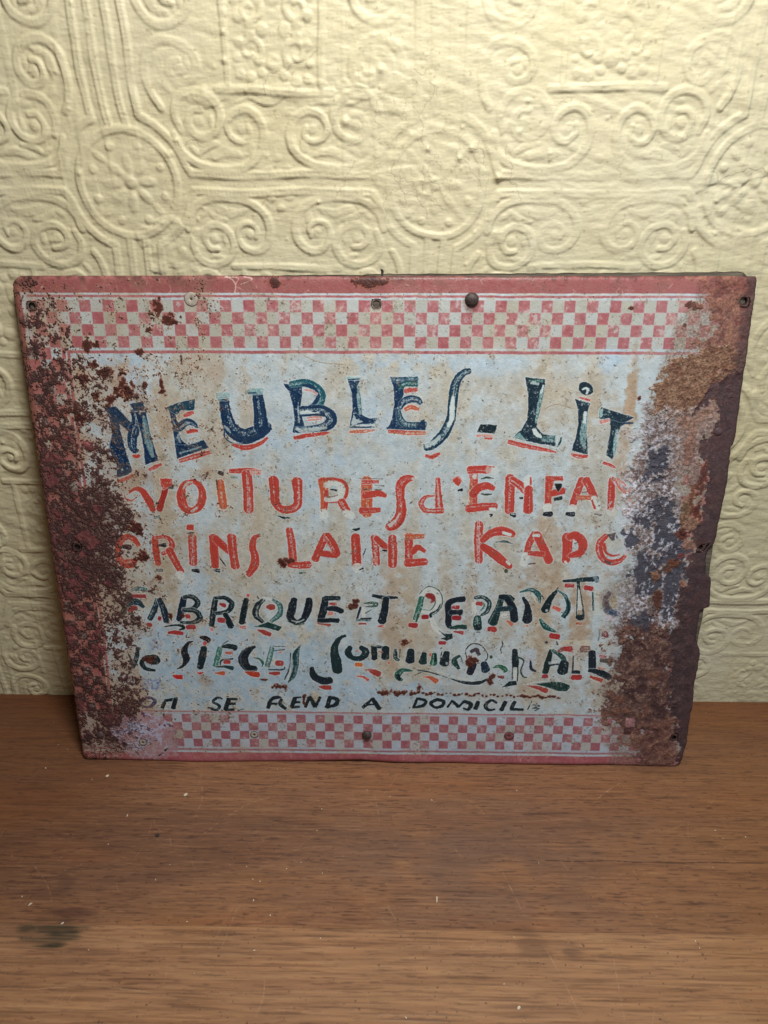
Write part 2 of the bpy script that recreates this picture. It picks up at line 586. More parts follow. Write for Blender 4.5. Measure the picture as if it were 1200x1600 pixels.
nt = NT('varnished_wood')
co = obj_coords(nt)
t1, t2 = img_node(nt, wood_im), img_node(nt, wood_aux)
fn = nt.noise(co, 90, 5, .6, (.12, 1.6, 1))
c = nt.mix(nt.math('MULTIPLY', nt.ramp(fn, [(.35, (1, 1, 1)), (.6, (0, 0, 0))]), .18), t1.outputs[0], (.05, .025, .015))
nt.l(c, nt.b.inputs['Base Color'])
sp_ = nt.n('ShaderNodeSeparateColor')
nt.l(t2.outputs[0], sp_.inputs[0])
nt.l(nt.math('ADD', sp_.outputs[0], .04), nt.b.inputs['Roughness'])
nt.b.inputs['Specular IOR Level'].default_value = .35
nt.l(nt.bump(sp_.outputs[1], .0006, .8, nt.bump(fn, .0003, .5)), nt.b.inputs['Normal'])
wood_mat = nt.m

tabletop = bpy.data.objects.new('tabletop', None)
COL.objects.link(tabletop)
tabletop.location = (0, -.4, -.03)
tag(tabletop, 'worn brown varnished wooden tabletop with scratches in front of the cream wall', 'table')


def plank(x0, x1, y0, y1, z=0.0):
    b, t = .0003, .030
    # bevelled slab, top surface subdivided along its length for the slight warp
    nx = 24
    X = np.linspace(x0, x1, nx)
    prof = [(y0, -t), (y0, -b), (y0 + b, 0), (y0 + .02, 0), ((y0 + y1) / 2, 0), (y1 - .02, 0), (y1 - b, 0), (y1, -b), (y1, -t)]
    V = []
    for (y, zz) in prof:
        for x in X:
            V.append((x, y + .4, z + zz + .03 ))
    F = grid_faces(len(prof), nx)[:, ::-1].tolist()
    n = len(prof)
    F.append([k * nx for k in range(n)][::-1])
    F.append([k * nx + nx - 1 for k in range(n)])
    V = np.array(V)
    uv = np.stack([(V[:, 0] - TX0) / (TX1 - TX0), (V[:, 1] - .4 - TY0) / (TY1 - TY0)], -1)
    return mesh_obj('plank', V, F, wood_mat, tabletop, smooth=False, uv=uv)


plank(-1.5, 1.5, -.4300, .0005 - .001)
plank(-1.5, 1.5, -.8580, -.43025, .0001)
plank(-1.5, 1.5, -1.28, -.8590)

# ================================================================== painted sheet-metal sign
# The lettering was traced in zoomed views of the photograph; K turns those positions into millimetres on the sheet.
K = (7.92445623e-01, -1.11767752e-01, 3.13422789e+01, -9.69011253e-04, 7.42171935e-01, -3.18906019e+02,
     1.24372683e-05, -2.25337465e-04)
SH = 768.0
U0, V0, UW, VH, S = -8.0, -8.0, 1020.0, 788.0, 2.0
CW, CH = int(UW * S), int(VH * S)


def mm(P):
    P = np.atleast_2d(np.asarray(P, float))
    w = K[6] * P[:, 0] + K[7] * P[:, 1] + 1
    return np.stack([(K[0] * P[:, 0] + K[1] * P[:, 1] + K[2]) / w, (K[3] * P[:, 0] + K[4] * P[:, 1] + K[5]) / w], -1)


def tex(P):
    return (mm(P) - [U0, V0]) * S


Uc, Vc = np.meshgrid((np.arange(CW) + .5) / S + U0, (np.arange(CH) + .5) / S + V0)
Uc, Vc = Uc.astype(np.float32), Vc.astype(np.float32)
img = np.empty((CH, CW, 3), np.float32)
rust_h = np.zeros((CH, CW), np.float32)        # relief
img[:] = C(188, 199, 202)


def N(cell, seed, octv=4, cx=None):
    return fbm(CH, CW, cell * S, (cx or cell) * S, seed, octv)


n60, n25, n12, n6, n3, n1 = N(60, 101), N(25, 102), N(12, 103), N(6, 104), N(3, 105, 3), N(1.1, 106, 2)
nf = vnoise(CH, CW, 1.5, 1.5, 107)
vst = N(160, 108, 4, 22)                       # vertical streaks
# tan staining, cool and clean patches, bluish light painted in towards the bottom
blend(img, sst(-.6, 1.5, .75 * vst + .6 * n25) * .50, C(186, 170, 142))
blend(img, sst(.2, 1.6, .5 * n60 + .6 * n12) * .35, C(190, 178, 154))
blend(img, sst(.2, 1.6, -.6 * n25 - .5 * n12) * .40, C(184, 204, 214))
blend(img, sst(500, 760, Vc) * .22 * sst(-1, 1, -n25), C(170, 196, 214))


def wash(x, y, rx, ry, a, col, rag=.5, seed=None):
    """soft wash, photo pixels"""
    (u, v), = mm([(x, y)])
    ru, rv = rx * .92, ry * .98
    d = ((Uc - u) / ru) ** 2 + ((Vc - v) / rv) ** 2 + rag * (.5 * n12 + .5 * n6)
    blend(img, sst(1.3, .1, d) * a, col)


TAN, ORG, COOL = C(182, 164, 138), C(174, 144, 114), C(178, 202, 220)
COOL_CAST = C(168, 194, 212)  # lower sheet: bluish paint with the cool light cast painted in
for a in ((252, 800, 24, 200, .75, TAN), (385, 640, 14, 70, .55, TAN), (260, 640, 22, 60, .6, TAN), (395, 800, 20, 60, .4, TAN),
          (612, 960, 22, 150, .45, ORG), (642, 900, 18, 120, .45, TAN), (696, 910, 15, 70, .45, TAN), (735, 930, 12, 70, .45, ORG),
          (655, 1000, 24, 60, .35, TAN), (500, 1000, 12, 80, .40, TAN), (790, 900, 26, 130, .45, TAN), (850, 900, 35, 160, .50, ORG),
          (905, 970, 20, 90, .70, ORG), (880, 620, 90, 60, .30, TAN), (930, 750, 45, 130, .40, TAN), (985, 620, 9, 75, .75, ORG),
          (972, 700, 14, 90, .5, ORG), (800, 600, 70, 30, .30, TAN), (940, 1080, 30, 50, .5, TAN), (865, 1080, 60, 24, .25, TAN),
          (560, 950, 12, 60, .35, TAN), (740, 1080, 90, 16, .25, TAN), (210, 900, 20, 80, .5, TAN), (170, 590, 60, 40, .35, ORG)):
    wash(*a)
for a in ((215, 600, 20, 60, .8, COOL), (232, 770, 14, 60, .6, COOL), (330, 1040, 100, 90, .85, COOL_CAST), (480, 1050, 120, 70, .8, COOL_CAST), (640, 1085, 90, 24, .6, COOL_CAST),
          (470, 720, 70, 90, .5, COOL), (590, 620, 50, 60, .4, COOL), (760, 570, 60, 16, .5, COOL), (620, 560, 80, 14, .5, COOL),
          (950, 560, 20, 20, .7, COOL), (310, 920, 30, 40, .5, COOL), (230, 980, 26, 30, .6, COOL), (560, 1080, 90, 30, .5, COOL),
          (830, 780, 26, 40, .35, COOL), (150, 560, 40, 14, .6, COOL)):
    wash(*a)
img += (n6 * .012 + n3 * .012)[..., None]

# ---- printed borders -------------------------------------------------
RED = C(166, 97, 100)
REDF = C(190, 142, 138)
BANDC = C(150, 88, 84)
fade_r = sst(820, 1000, Uc) * .8
redmix = np.clip(.24 + .16 * n12 + .10 * n3 + .25 * sst(.5, 2, n25), 0, .7)
redcol = RED + (REDF - RED) * np.clip(redmix + fade_r * .5, 0, 1)[..., None] + (n3 * .012)[..., None]


def put(m, col=None, a=1.0):
    col = redcol if col is None else col
    mk = np.clip(m, 0, 1) * a
    img[...] = img + mk[..., None] * (col - img)


wob = (n25 * .25 + n6 * .12)


def band(a, b, f, soft=.35):
    return sst(a - soft, a + soft, f) * sst(b + soft, b - soft, f)


def checks(f, v0, dv, knots_k, knots_u, lo, hi, parity0):
    k = np.interp(Uc + wob * .6, knots_u, knots_k)
    r = (Vc + wob * .5 - v0) / dv
    inside = (Vc > v0) & (Vc < v0 + 4 * dv) & (Uc > lo) & (Uc < hi)
    par = (np.floor(k) + np.floor(r) + parity0) % 2 == 0
    # soft edge
    ek = np.minimum(k % 1, 1 - k % 1) * 15.7
    er = np.minimum(r % 1, 1 - r % 1) * dv
    e = sst(-.1, .55, np.minimum(ek, er))
    # each pane of the print has its own tone
    cell = ((np.floor(k) * 12.9898 + np.floor(r) * 78.233) * 43.758 % 1.0)
    return inside * par * e, inside * (~par), cell, inside & (np.minimum(ek, er) < .5)


kk = np.array([-21, -16, 0, 10, 22, 30, 42])
ku = np.array([5.0, 84, 343.3, 500.4, 686.7, 811, 996])
mr, mw, cell, me_ = checks(None, 31.6, 16.02, kk, ku, 14, 1000, 0)
top_fade = 1 - sst(900, 960, Uc + 10 * n12)
put(mw * (.45 + .55 * cell), C(170, 166, 148), .9)
put(mw * (cell > .72), C(188, 198, 202), .6)
put(mr * .93 * (1 - .5 * sst(.5, 1.9, n3 + .5 * n12 + fade_r)) * (.80 + .2 * top_fade))
put(mr * (cell < .3) * .3, C(160, 72, 80))
put(me_ * .25, C(196, 150, 150))
put(band(25.4, 28.4, Vc + wob) * (Uc > 14) * (1 - .5 * fade_r))
put(band(98.9, 102.9, Vc + wob) * (Uc > 60) * (1 - .75 * fade_r))
put(sst(22.9, 22.1, Vc + wob))
put(sst(22.9, 22.1, Vc + wob), BANDC, .75)
put(sst(22.9, 22.1, Vc + wob) * sst(.2, 1.6, n25 + .6 * n6), C(170, 112, 108), .5)
# side border
cs = (Uc + wob - 5.0) / 15.75
rs = (Vc - 31.6) / 16.0
side = (Vc > 95.6) & (Vc < 672) & (Uc > 5) & (Uc < 57.5)
put(side * ((np.floor(cs) + np.floor(rs)) % 2 == 1))
side_white = side * ((np.floor(cs) + np.floor(rs)) % 2 == 0)
put(band(59.5, 63.6, Uc + wob * 1.5) * (Vc > 99) * (Vc < 672))
put(sst(6.0, 4.8, Uc + wob * 2), C(140, 80, 78))
# right side border, mostly lost
csr = (Uc - 938.0) / 15.7
sr = (Vc > 95.6) & (Vc < 672) & (Uc > 938) & (Uc < 990)
put(sr * ((np.floor(csr) + np.floor(rs)) % 2 == 1))
# bottom
kb = np.array([-19, 0, 12, 29, 37, 45])
kub = np.array([4.0, 299.1, 486.7, 749.4, 875, 1000])
mr, mw, cell, me_ = checks(None, 675.0, 15.45, kb, kub, 60, 990, 0)
put((Vc > 668) * (Vc < 675) * (Uc > 60), C(190, 200, 206), .5)
put(mw * .5, C(196, 212, 222), .7)
put(mw * (cell > .8), C(186, 184, 168), .8)
put(mr * (1 - .4 * sst(.9, 2.0, n3 + .5 * n12 + fade_r)))
put(mr * (cell < .3) * .35, C(160, 76, 88))
put(me_ * .2, C(190, 150, 158))
put(band(669.0, 671.8, Vc + wob) * (Uc > 60), None, .75)
put(band(740.2, 743.8, Vc + wob), None, .85)
put(sst(747.4, 748.2, Vc + wob))
put((Vc > 672) * (Vc < 745) * .18, C(140, 130, 160))
put(sst(735, 760, Vc) * sst(747.4, 748.2, Vc + wob) * .35, C(176, 84, 100))

# ---- brush lettering -------------------------------------------------
NAVY, GREEN, TEAL = C(20, 50, 82), C(18, 38, 46), C(28, 84, 88)
LRED, LORG, PINK, INK, PALE, GHOST = C(184, 66, 56), C(192, 92, 62), C(208, 120, 108), C(20, 24, 32), C(206, 218, 216), C(208, 214, 208)
rngS = np.random.default_rng(77)
streaks = fbm(96, 1400, 2.2, 120, 555, 2) + .5 * rngS.standard_normal((96, 1400)).astype(np.float32) * .5
speck = n1

ORI = {'A1': (150, 570, 6), 'A2': (330, 570, 6), 'A3': (530, 560, 5.714), 'A4': (740, 570, 4.615), 'A5': (180, 710, 5.4545),
       'A6': (380, 710, 5.4545), 'A7': (580, 710, 5.4545), 'A8': (780, 710, 5.4545), 'B1': (180, 900, 5.4545),
       'B2': (380, 900, 5.4545), 'B3': (580, 900, 5.4545), 'B4': (780, 890, 5.4545), 'B5': (20, 420, 6), 'B6': (960, 540, 5),
       'B7': (940, 760, 6), 'B8': (920, 980, 6), 'C1': (30, 550, 6), 'C2': (60, 740, 6), 'C3': (80, 930, 5.925), 'P': (0, 0, 1)}
FR = 'P'


def ab(pts):
    ox, oy, s = ORI[FR]
    return [(ox + x / s, oy + y / s) for x, y in pts]


def sk(pts, w, col, hl=None, ghost=False, a=1.0, halo=.55, dry=0.0, rough=1.0):
    """one brush stroke; hl = (centre -1..1, width, strength) of the band where the paint is thin"""
    ox, oy, s = ORI[FR]
    if FR[0] == 'B' and col[0] > .6 and col[1] < .30:
        col = col * np.array([.88, .98, 1.05], np.float32)      # the small accents are a duller red
    P = tex(ab(pts))
    T = catmull(P, 8)
    d = np.r_[0, np.cumsum(np.hypot(*np.diff(T, axis=0).T))]
    n = max(3, int(d[-1] / 3.0))
    t = np.linspace(0, d[-1], n)
    T = np.stack([np.interp(t, d, T[:, 0]), np.interp(t, d, T[:, 1])], -1)
    c0 = ab(pts)[0]
    j = tex([c0, (c0[0] + 1, c0[1]), (c0[0], c0[1] + 1)])
    loc = math.sqrt(abs((j[1, 0] - j[0, 0]) * (j[2, 1] - j[0, 1])))
    w = np.atleast_1d(np.asarray(w, float)) / s * loc / 2 * 1.10 + .35
    W = np.interp(np.linspace(0, 1, n), np.linspace(0, 1, len(w)), w)
    if d[-1] < 3.2 * W.max() and W.max() > 3:
        W = W * 1.14
    m = W.max() + 5
    x0, x1 = int(T[:, 0].min() - m), int(T[:, 0].max() + m) + 1
    y0, y1 = int(T[:, 1].min() - m), int(T[:, 1].max() + m) + 1
    x0, y0, x1, y1 = max(x0, 0), max(y0, 0), min(x1, CW), min(y1, CH)
    if x0 >= x1 or y0 >= y1:
        return
    X, Y = np.meshgrid(np.arange(x0, x1) + .5, np.arange(y0, y1) + .5)
    best = np.full(X.shape, 1e9)
    lat = np.zeros(X.shape)
    alo = np.zeros(X.shape)
    hw = np.ones(X.shape)
    L = 0.0
    for k in range(n - 1):
        a_, b_ = T[k], T[k + 1]
        dx, dy = b_ - a_
        l2 = dx * dx + dy * dy + 1e-9
        tt = np.clip(((X - a_[0]) * dx + (Y - a_[1]) * dy) / l2, 0, 1)
        ex, ey = X - a_[0] - tt * dx, Y - a_[1] - tt * dy
        ww = np.maximum(W[k] + (W[k + 1] - W[k]) * tt, .3)
        sc_ = np.hypot(ex, ey) / ww
        if (k == 0 or k == n - 2) and d[-1] > 3.2 * W.max():
            # blunt ends, as a flat brush leaves them
            epar, eper = (ex * dx + ey * dy) / math.sqrt(l2), (ey * dx - ex * dy) / math.sqrt(l2)
            end = (tt <= 0) & (k == 0) | (tt >= 1) & (k == n - 2)
            sc_ = np.where(end, ((np.abs(eper) / ww) ** 3 + (np.abs(epar) / (.42 * ww)) ** 3) ** (1 / 3), sc_)
        elif k == 0 or k == n - 2:
            epar, eper = (ex * dx + ey * dy) / math.sqrt(l2), (ey * dx - ex * dy) / math.sqrt(l2)
            end = (tt <= 0) | (tt >= 1)
            sc_ = np.where(end, np.hypot(eper / ww, epar / (.70 * ww)), sc_)
        u = sc_ < best
        best[u] = sc_[u]
        l = math.sqrt(l2)
        lat[u] = ((ey * dx - ex * dy) / l / np.maximum(ww, .3))[u]
        alo[u] = (L + tt * l)[u]
        hw[u] = ww[u]
        L += l
    sl = (slice(y0, y1), slice(x0, x1))
    rg = rough * (.45 * n3[sl] + .35 * n1[sl])
    dpx = (1 - best) * hw + rg
    mask = np.clip(dpx / 1.3 + .5, 0, 1)
    st = streaks[(np.clip((lat + 1) * .5, 0, .999) * 60 + (hash(round(pts[0][0] + pts[0][1])) % 30)).astype(int) % 96,
                 (alo * .8 + (abs(pts[0][0]) * 7) % 600).astype(int) % 1400]
    sub = img[sl]
    if halo:
        hm = np.clip((dpx + 2.8) / 1.5, 0, 1) * min(1, halo * 1.35)
        sub += hm[..., None] * (C(218, 224, 224) - sub)
    if ghost:
        edge = sst(.66, .84, np.abs(lat) + 0 * best) * sst(-1.2, .4, st + .6 * n3[sl] + .6)
        endc = sst(.80, .92, best)
        e = np.clip(np.maximum(edge, endc * .6), 0, 1)
        fill = GHOST if ghost is True else ghost
        sub += (mask * .72 * a)[..., None] * (fill - sub)
        sub += (mask * e * a * .9)[..., None] * (col - sub)
        return
    colr = np.broadcast_to(col, sub.shape) + (st * .022)[..., None]
    thin = np.zeros(X.shape)
    if hl is not None:
        c_, wd, stg = hl
        band_ = np.exp(-((lat - c_) / wd) ** 2) * stg
        thin = sst(.15, .75, band_ + .28 * st + .32 * speck[sl] - .13) * sst(0, .25, band_)
    if dry:
        thin = np.maximum(thin, sst(1.1 - dry, 1.7 - dry, .8 * st + .5 * speck[sl] + .9 * dry))
    pale = col + (PALE - col) * .78
    colr = colr + (thin * .92)[..., None] * (pale - colr)
    chip = sst(1.9, 2.4, n1[sl] + .3 * n3[sl])
    sub += (mask * a * (1 - .6 * chip))[..., None] * (colr - sub)


def pg(pts, col, halo=.55, spk=0.0, a=1.0, rough=1.0, smooth=False):
    """filled shape; spk = share of pale speckle"""
    P = tex(ab(pts))
    if smooth:
        P = catmull(np.vstack([P, P[:1]]), 5)[:-1]
    m = 8
    x0, x1 = max(int(P[:, 0].min() - m), 0), min(int(P[:, 0].max() + m), CW)
    y0, y1 = max(int(P[:, 1].min() - m), 0), min(int(P[:, 1].max() + m), CH)
    X, Y = np.meshgrid(np.arange(x0, x1) + .5, np.arange(y0, y1) + .5)
    d = sdf(P, X, Y)
    sl = (slice(y0, y1), slice(x0, x1))
    d = -d + rough * (.45 * n3[sl] + .35 * n1[sl])
    mask = np.clip(d / 1.3 + .5, 0, 1)
    sub = img[sl]
    if halo:
        sub += (np.clip((d + 2.8) / 1.5, 0, 1) * min(1, halo * 1.35))[..., None] * (C(218, 224, 224) - sub)
    spk = spk + .15 if spk else 0
    c = np.broadcast_to(col, sub.shape) + (n3[sl] * .012)[..., None]
    if spk:
        # pale where the brush ran dry, in long flecks
        q = sst(1.5 - spk * 1.6, 2.3 - spk * 1.6, .7 * n1[sl] + .6 * n6[sl] + .5 * nf[sl])
        c = c + (q * .8)[..., None] * ((col + (PALE - col) * .75) - c)
    chip = sst(1.9, 2.4, n1[sl] + .3 * n3[sl])
    sub += (mask * a * (1 - .6 * chip))[..., None] * (c - sub)


def sdf(P, X, Y):
    """signed distance to a polygon, negative inside"""
    best = np.full(X.shape, 1e18, np.float32)
    inside = np.zeros(X.shape, bool)
    n = len(P)
    for k in range(n):
        (ax, ay), (bx, by) = P[k], P[(k + 1) % n]
        dx, dy = bx - ax, by - ay
        t = np.clip(((X - ax) * dx + (Y - ay) * dy) / (dx * dx + dy * dy + 1e-9), 0, 1)
        best = np.minimum(best, (X - ax - t * dx) ** 2 + (Y - ay - t * dy) ** 2)
        c = (ay > Y) != (by > Y)
        with np.errstate(divide='ignore', invalid='ignore'):
            inside ^= c & (X < (bx - ax) * (Y - ay) / (by - ay + 1e-12) + ax)
    return np.where(inside, -1, 1) * np.sqrt(best)


# first line, navy
FR = 'A1'
pg([(75, 405), (185, 388), (215, 470), (215, 540), (240, 650), (290, 850), (345, 990), (300, 1030), (190, 1060), (195, 900), (115, 800), (120, 740), (150, 650), (140, 560), (115, 470)], NAVY, spk=.08)
pg([(130, 395), (185, 388), (345, 555), (395, 600), (390, 650), (300, 620), (215, 545), (150, 470)], NAVY, halo=0)
sk([(365, 440), (385, 530), (355, 620), (340, 700), (345, 770), (372, 808)], [70, 85, 95, 85, 80, 50], NAVY, (.1, .5, .55), halo=.3)
pg([(370, 440), (470, 440), (500, 600), (530, 720), (585, 895), (460, 940), (450, 800), (430, 680), (400, 560)], NAVY)
sk([(450, 480), (470, 620), (500, 760), (530, 860)], [20, 50, 60, 30], C(84, 128, 132), dry=.9, halo=0, a=.8)
pg([(315, 365), (440, 338), (458, 400), (445, 430), (355, 430)], NAVY, halo=.3)
sk([(150, 670), (125, 760), (135, 830)], [6, 12, 8], PALE, halo=0, a=.6)
sk([(205, 972), (208, 973)], 14, PALE, halo=0, a=.8); sk([(243, 980), (247, 984)], 16, PALE, halo=0, a=.8); sk([(290, 968), (292, 969)], 10, PALE, halo=0, a=.8)
sk([(410, 450), (412, 456)], 16, PALE, halo=0, a=.8)
sk([(345, 850), (375, 858), (410, 850)], [20, 34, 20], LRED, dry=.2)
sk([(500, 985), (560, 955), (610, 930)], [26, 34, 22], LRED, dry=.4)
sk([(205, 1095), (280, 1065), (365, 1025)], [24, 30, 16], LRED, dry=.4)
pg([(665, 400), (730, 380), (750, 480), (765, 600), (800, 700), (860, 750), (760, 870), (740, 740), (715, 560), (690, 450)], NAVY, spk=.22)
pg([(665, 395), (780, 350), (928, 318), (922, 425), (880, 430), (800, 425), (760, 470), (690, 430)], C(24, 62, 84), spk=.32, halo=.3)
sk([(730, 520), (770, 590), (830, 545), (880, 535), (930, 560), (942, 590)], [40, 60, 66, 62, 45, 20], NAVY, (.25, .4, .75), halo=.3)
sk([(800, 640), (770, 660), (790, 730)], [10, 26, 12], PALE, dry=.3, halo=0, a=.6)
pg([(740, 750), (860, 750), (1010, 705), (1055, 775), (900, 830), (760, 880)], NAVY, spk=.10, halo=.3)
sk([(780, 830), (880, 800), (990, 765)], [12, 18, 10], C(120, 160, 168), dry=.7, halo=0, a=.8)
sk([(825, 478), (870, 458), (912, 445)], [24, 38, 26], LRED, dry=.25)
sk([(855, 635), (900, 620), (952, 620)], [26, 38, 26], LRED, dry=.2)
sk([(785, 900), (920, 860), (1065, 820)], [30, 40, 30], LRED, (0, .35, .8))
FR = 'A2'
sk([(118, 320), (130, 420), (160, 540), (205, 620), (300, 668), (420, 640), (510, 580)], [84, 90, 110, 122, 130, 126, 110], NAVY, (-.35, .35, .42), halo=.5)
sk([(432, 280), (450, 400), (462, 500), (470, 590)], [90, 100, 112, 130], NAVY, (.05, .22, .75), halo=.4)
pg([(500, 560), (562, 595), (540, 640), (440, 690), (420, 600)], NAVY, halo=0)
sk([(65, 300), (150, 292)], 62, C(130, 170, 172), dry=.6, halo=.4, a=.85)
sk([(350, 256), (472, 244)], 50, C(110, 158, 164), dry=.6, halo=.4, a=.85)
sk([(62, 328), (155, 324)], 10, NAVY, halo=0, dry=.3); sk([(345, 262), (420, 262)], 12, NAVY, halo=0, dry=.3)
sk([(122, 600), (128, 680), (180, 725), (260, 742), (400, 718), (565, 600)], 9, NAVY, halo=0)
sk([(120, 570), (150, 600), (180, 640)], [10, 26, 10], PALE, dry=.5, halo=0, a=.7)
sk([(195, 745), (300, 775), (400, 762), (480, 722), (528, 684)], [16, 42, 40, 30, 18], LRED, (.1, .35, .25))
pg([(670, 172), (850, 205), (848, 300), (830, 430), (870, 560), (885, 605), (780, 640), (762, 630), (782, 520), (765, 380), (730, 260)], NAVY, spk=.06)
sk([(745, 182), (880, 168), (980, 215), (1030, 290), (1000, 370), (900, 415)], [46, 60, 70, 78, 76, 40], C(24, 84, 98), (.25, .5, .55), halo=.3)
sk([(860, 190), (930, 200), (985, 250), (1000, 310), (960, 375)], [20, 34, 26, 30, 34], NAVY, halo=0, a=.9)
sk([(830, 420), (940, 412), (1040, 420), (1115, 470), (1125, 535), (1050, 585), (930, 602), (800, 612)], [50, 56, 70, 86, 88, 60, 58, 50], NAVY, (.3, .42, .7), halo=.3)
sk([(835, 452), (900, 440), (960, 456), (1010, 445)], [24, 26, 20, 8], PALE, dry=.35, halo=0)
sk([(845, 475), (960, 470), (1060, 470)], [14, 22, 26], NAVY, halo=0)
sk([(800, 600), (850, 620), (960, 610), (1080, 590)], [30, 34, 30, 18], PALE, dry=.8, halo=0, a=.8)
sk([(815, 350), (812, 420), (825, 540)], [10, 14, 10], PALE, dry=.4, halo=0, a=.7)
sk([(870, 235), (930, 240), (992, 278)], [8, 16, 12], PINK, dry=.6); sk([(898, 500), (960, 490), (1022, 492), (1025, 508), (905, 520)], 8, PINK, dry=.3)
sk([(775, 685), (840, 676), (900, 662), (1000, 652), (1105, 634)], [28, 36, 28, 28, 14], LRED, (.2, .3, .3))
FR = 'A3'
pg([(75, 190), (185, 195), (160, 250), (172, 400), (205, 505), (270, 538), (332, 533), (322, 600), (200, 600), (92, 608), (104, 545), (120, 440), (112, 320)], NAVY, spk=.05)
sk([(72, 175), (182, 178)], 24, C(150, 190, 190), dry=.6); sk([(76, 188), (180, 184)], 7, NAVY, halo=0)
sk([(168, 250), (176, 380), (190, 490)], [16, 30, 22], TEAL, dry=.9, halo=0)
pg([(128, 488), (150, 540), (215, 565), (175, 582), (105, 592)], PALE, spk=0, halo=0, a=.85)
sk([(95, 608), (200, 600), (312, 598)], [14, 28, 24], PALE, (0, .4, .3), halo=0, a=.9); sk([(88, 612), (200, 614), (312, 612)], 7, NAVY, halo=0)
sk([(95, 656), (200, 652), (316, 640)], [20, 24, 12], LORG, (.1, .5, .65))
pg([(455, 165), (690, 165), (690, 215), (580, 245), (570, 350), (520, 440), (540, 540), (620, 620), (430, 625), (470, 540), (490, 400), (485, 260)], NAVY, spk=.07)
sk([(475, 190), (580, 192), (692, 188)], [24, 44, 46], C(30, 66, 92), (0, .6, .5), halo=.3)
sk([(530, 285), (560, 240), (610, 225), (692, 228)], [16, 38, 42, 44], TEAL, (-.2, .5, .6), halo=0)
sk([(540, 445), (580, 380), (650, 362), (700, 372), (728, 400)], [30, 54, 60, 52, 34], NAVY, (.05, .45, .95), halo=.3)
sk([(528, 450), (540, 530), (590, 590), (680, 600), (765, 590)], [30, 50, 56, 56, 50], C(24, 62, 84), (-.1, .5, .65), halo=.3)
pg([(725, 560), (762, 540), (770, 635), (690, 620)], NAVY, halo=0)
sk([(425, 622), (600, 628), (765, 632)], [12, 18, 14], NAVY, halo=0)
sk([(585, 290), (640, 282), (694, 280)], [32, 36, 28], LRED, dry=.25)
sk([(588, 460), (640, 435), (708, 455)], [28, 36, 22], LORG, (0, .3, .3))
sk([(440, 650), (600, 664), (766, 668)], [24, 34, 28], LORG, (.1, .5, .75)); sk([(440, 648), (580, 654)], [16, 20], LRED, halo=0, dry=.3)
sk([(1165, 112), (1110, 130), (1055, 190), (1028, 280), (1012, 400), (1000, 520), (955, 640), (895, 720), (830, 775), (775, 795)], [40, 62, 76, 78, 74, 76, 84, 86, 76, 60], C(18, 52, 74), (-.05, .42, .80))
sk([(1015, 330), (1008, 440), (1003, 540), (970, 610)], [20, 42, 40, 24], PALE, dry=.15, halo=0)
sk([(900, 690), (850, 750), (775, 780)], [20, 40, 40], PALE, dry=.5, halo=0, a=.8)
sk([(772, 870), (828, 880), (895, 850)], [22, 38, 24], LRED, dry=.35)
FR = 'A4'
pg([(50, 428), (172, 435), (150, 498), (22, 488)], GREEN, spk=.15)
sk([(22, 515), (80, 508), (132, 516), (128, 530)], 14, PINK, (0, .5, .6)); sk([(82, 530), (130, 534)], 12, LRED, halo=0, dry=.4)
pg([(372, 90), (520, 105), (515, 170), (490, 230), (468, 330), (455, 450), (500, 500), (590, 515), (600, 590), (470, 570), (280, 525), (345, 470), (385, 400), (395, 300), (393, 200)], C(18, 42, 56), spk=.05)
sk([(400, 112), (500, 122)], [8, 16], C(60, 110, 100), dry=.3, halo=0)
sk([(415, 130), (470, 138)], [14, 20], PALE, dry=.3, halo=0, a=.8)
sk([(508, 150), (490, 225), (468, 320), (450, 420)], [20, 24, 22, 12], TEAL, dry=.9, halo=0); sk([(505, 150), (488, 205)], [14, 14], PALE, dry=.3, halo=0)
sk([(435, 465), (455, 500), (490, 520)], [26, 30, 20], PALE, dry=.1, halo=0)
sk([(500, 535), (590, 535)], [36, 44], TEAL, dry=.85, halo=0, a=.8)
pg([(280, 522), (335, 490), (375, 545)], C(120, 160, 160), spk=.5, halo=0)
sk([(602, 590), (626, 555), (632, 525)], [10, 14, 5], C(20, 60, 66), halo=.3); sk([(600, 520), (598, 585)], [20, 20], PALE, halo=0, a=.7)
sk([(252, 555), (330, 575), (400, 592), (500, 610), (596, 632)], [24, 30, 26, 24, 10], LRED, (.2, .35, .45))
sk([(812, 172), (808, 178)], [92, 84], C(18, 40, 50), halo=.5)
sk([(785, 180), (810, 168), (826, 178), (820, 212)], [8, 14, 16, 14], PALE, halo=0, dry=.1)
sk([(765, 238), (840, 256)], [10, 16], LRED, dry=.4)
pg([(735, 248), (842, 278), (822, 350), (818, 480), (822, 648), (705, 618), (738, 530), (755, 430), (755, 330)], C(18, 42, 56), spk=.04)
sk([(812, 345), (800, 430), (790, 540), (800, 600)], [28, 40, 46, 20], TEAL, dry=.95, halo=0, a=.9); sk([(808, 340), (800, 420)], [18, 18], PALE, dry=.3, halo=0)
sk([(705, 645), (760, 662), (822, 660)], [14, 30, 14], LRED, dry=.45)
pg([(925, 305), (1040, 345), (1162, 380), (1060, 430), (985, 410), (910, 392), (905, 340)], C(18, 42, 56), spk=.10)
pg([(985, 400), (1080, 420), (1045, 480), (1025, 620), (1000, 685), (955, 650), (972, 560), (990, 470)], C(18, 42, 56), spk=.10, halo=.3)
pg([(905, 330), (940, 310), (930, 370), (912, 385)], C(140, 176, 176), spk=.4, halo=0)
sk([(1060, 445), (1090, 424), (1150, 420)], [10, 8, 10], NAVY, halo=0); sk([(1035, 470), (1022, 560), (1015, 640)], [14, 26, 16], C(90, 140, 150), dry=.9, halo=0)
sk([(1060, 450), (1100, 440), (1150, 460)], [10, 14, 10], GHOST, halo=0, a=.6)
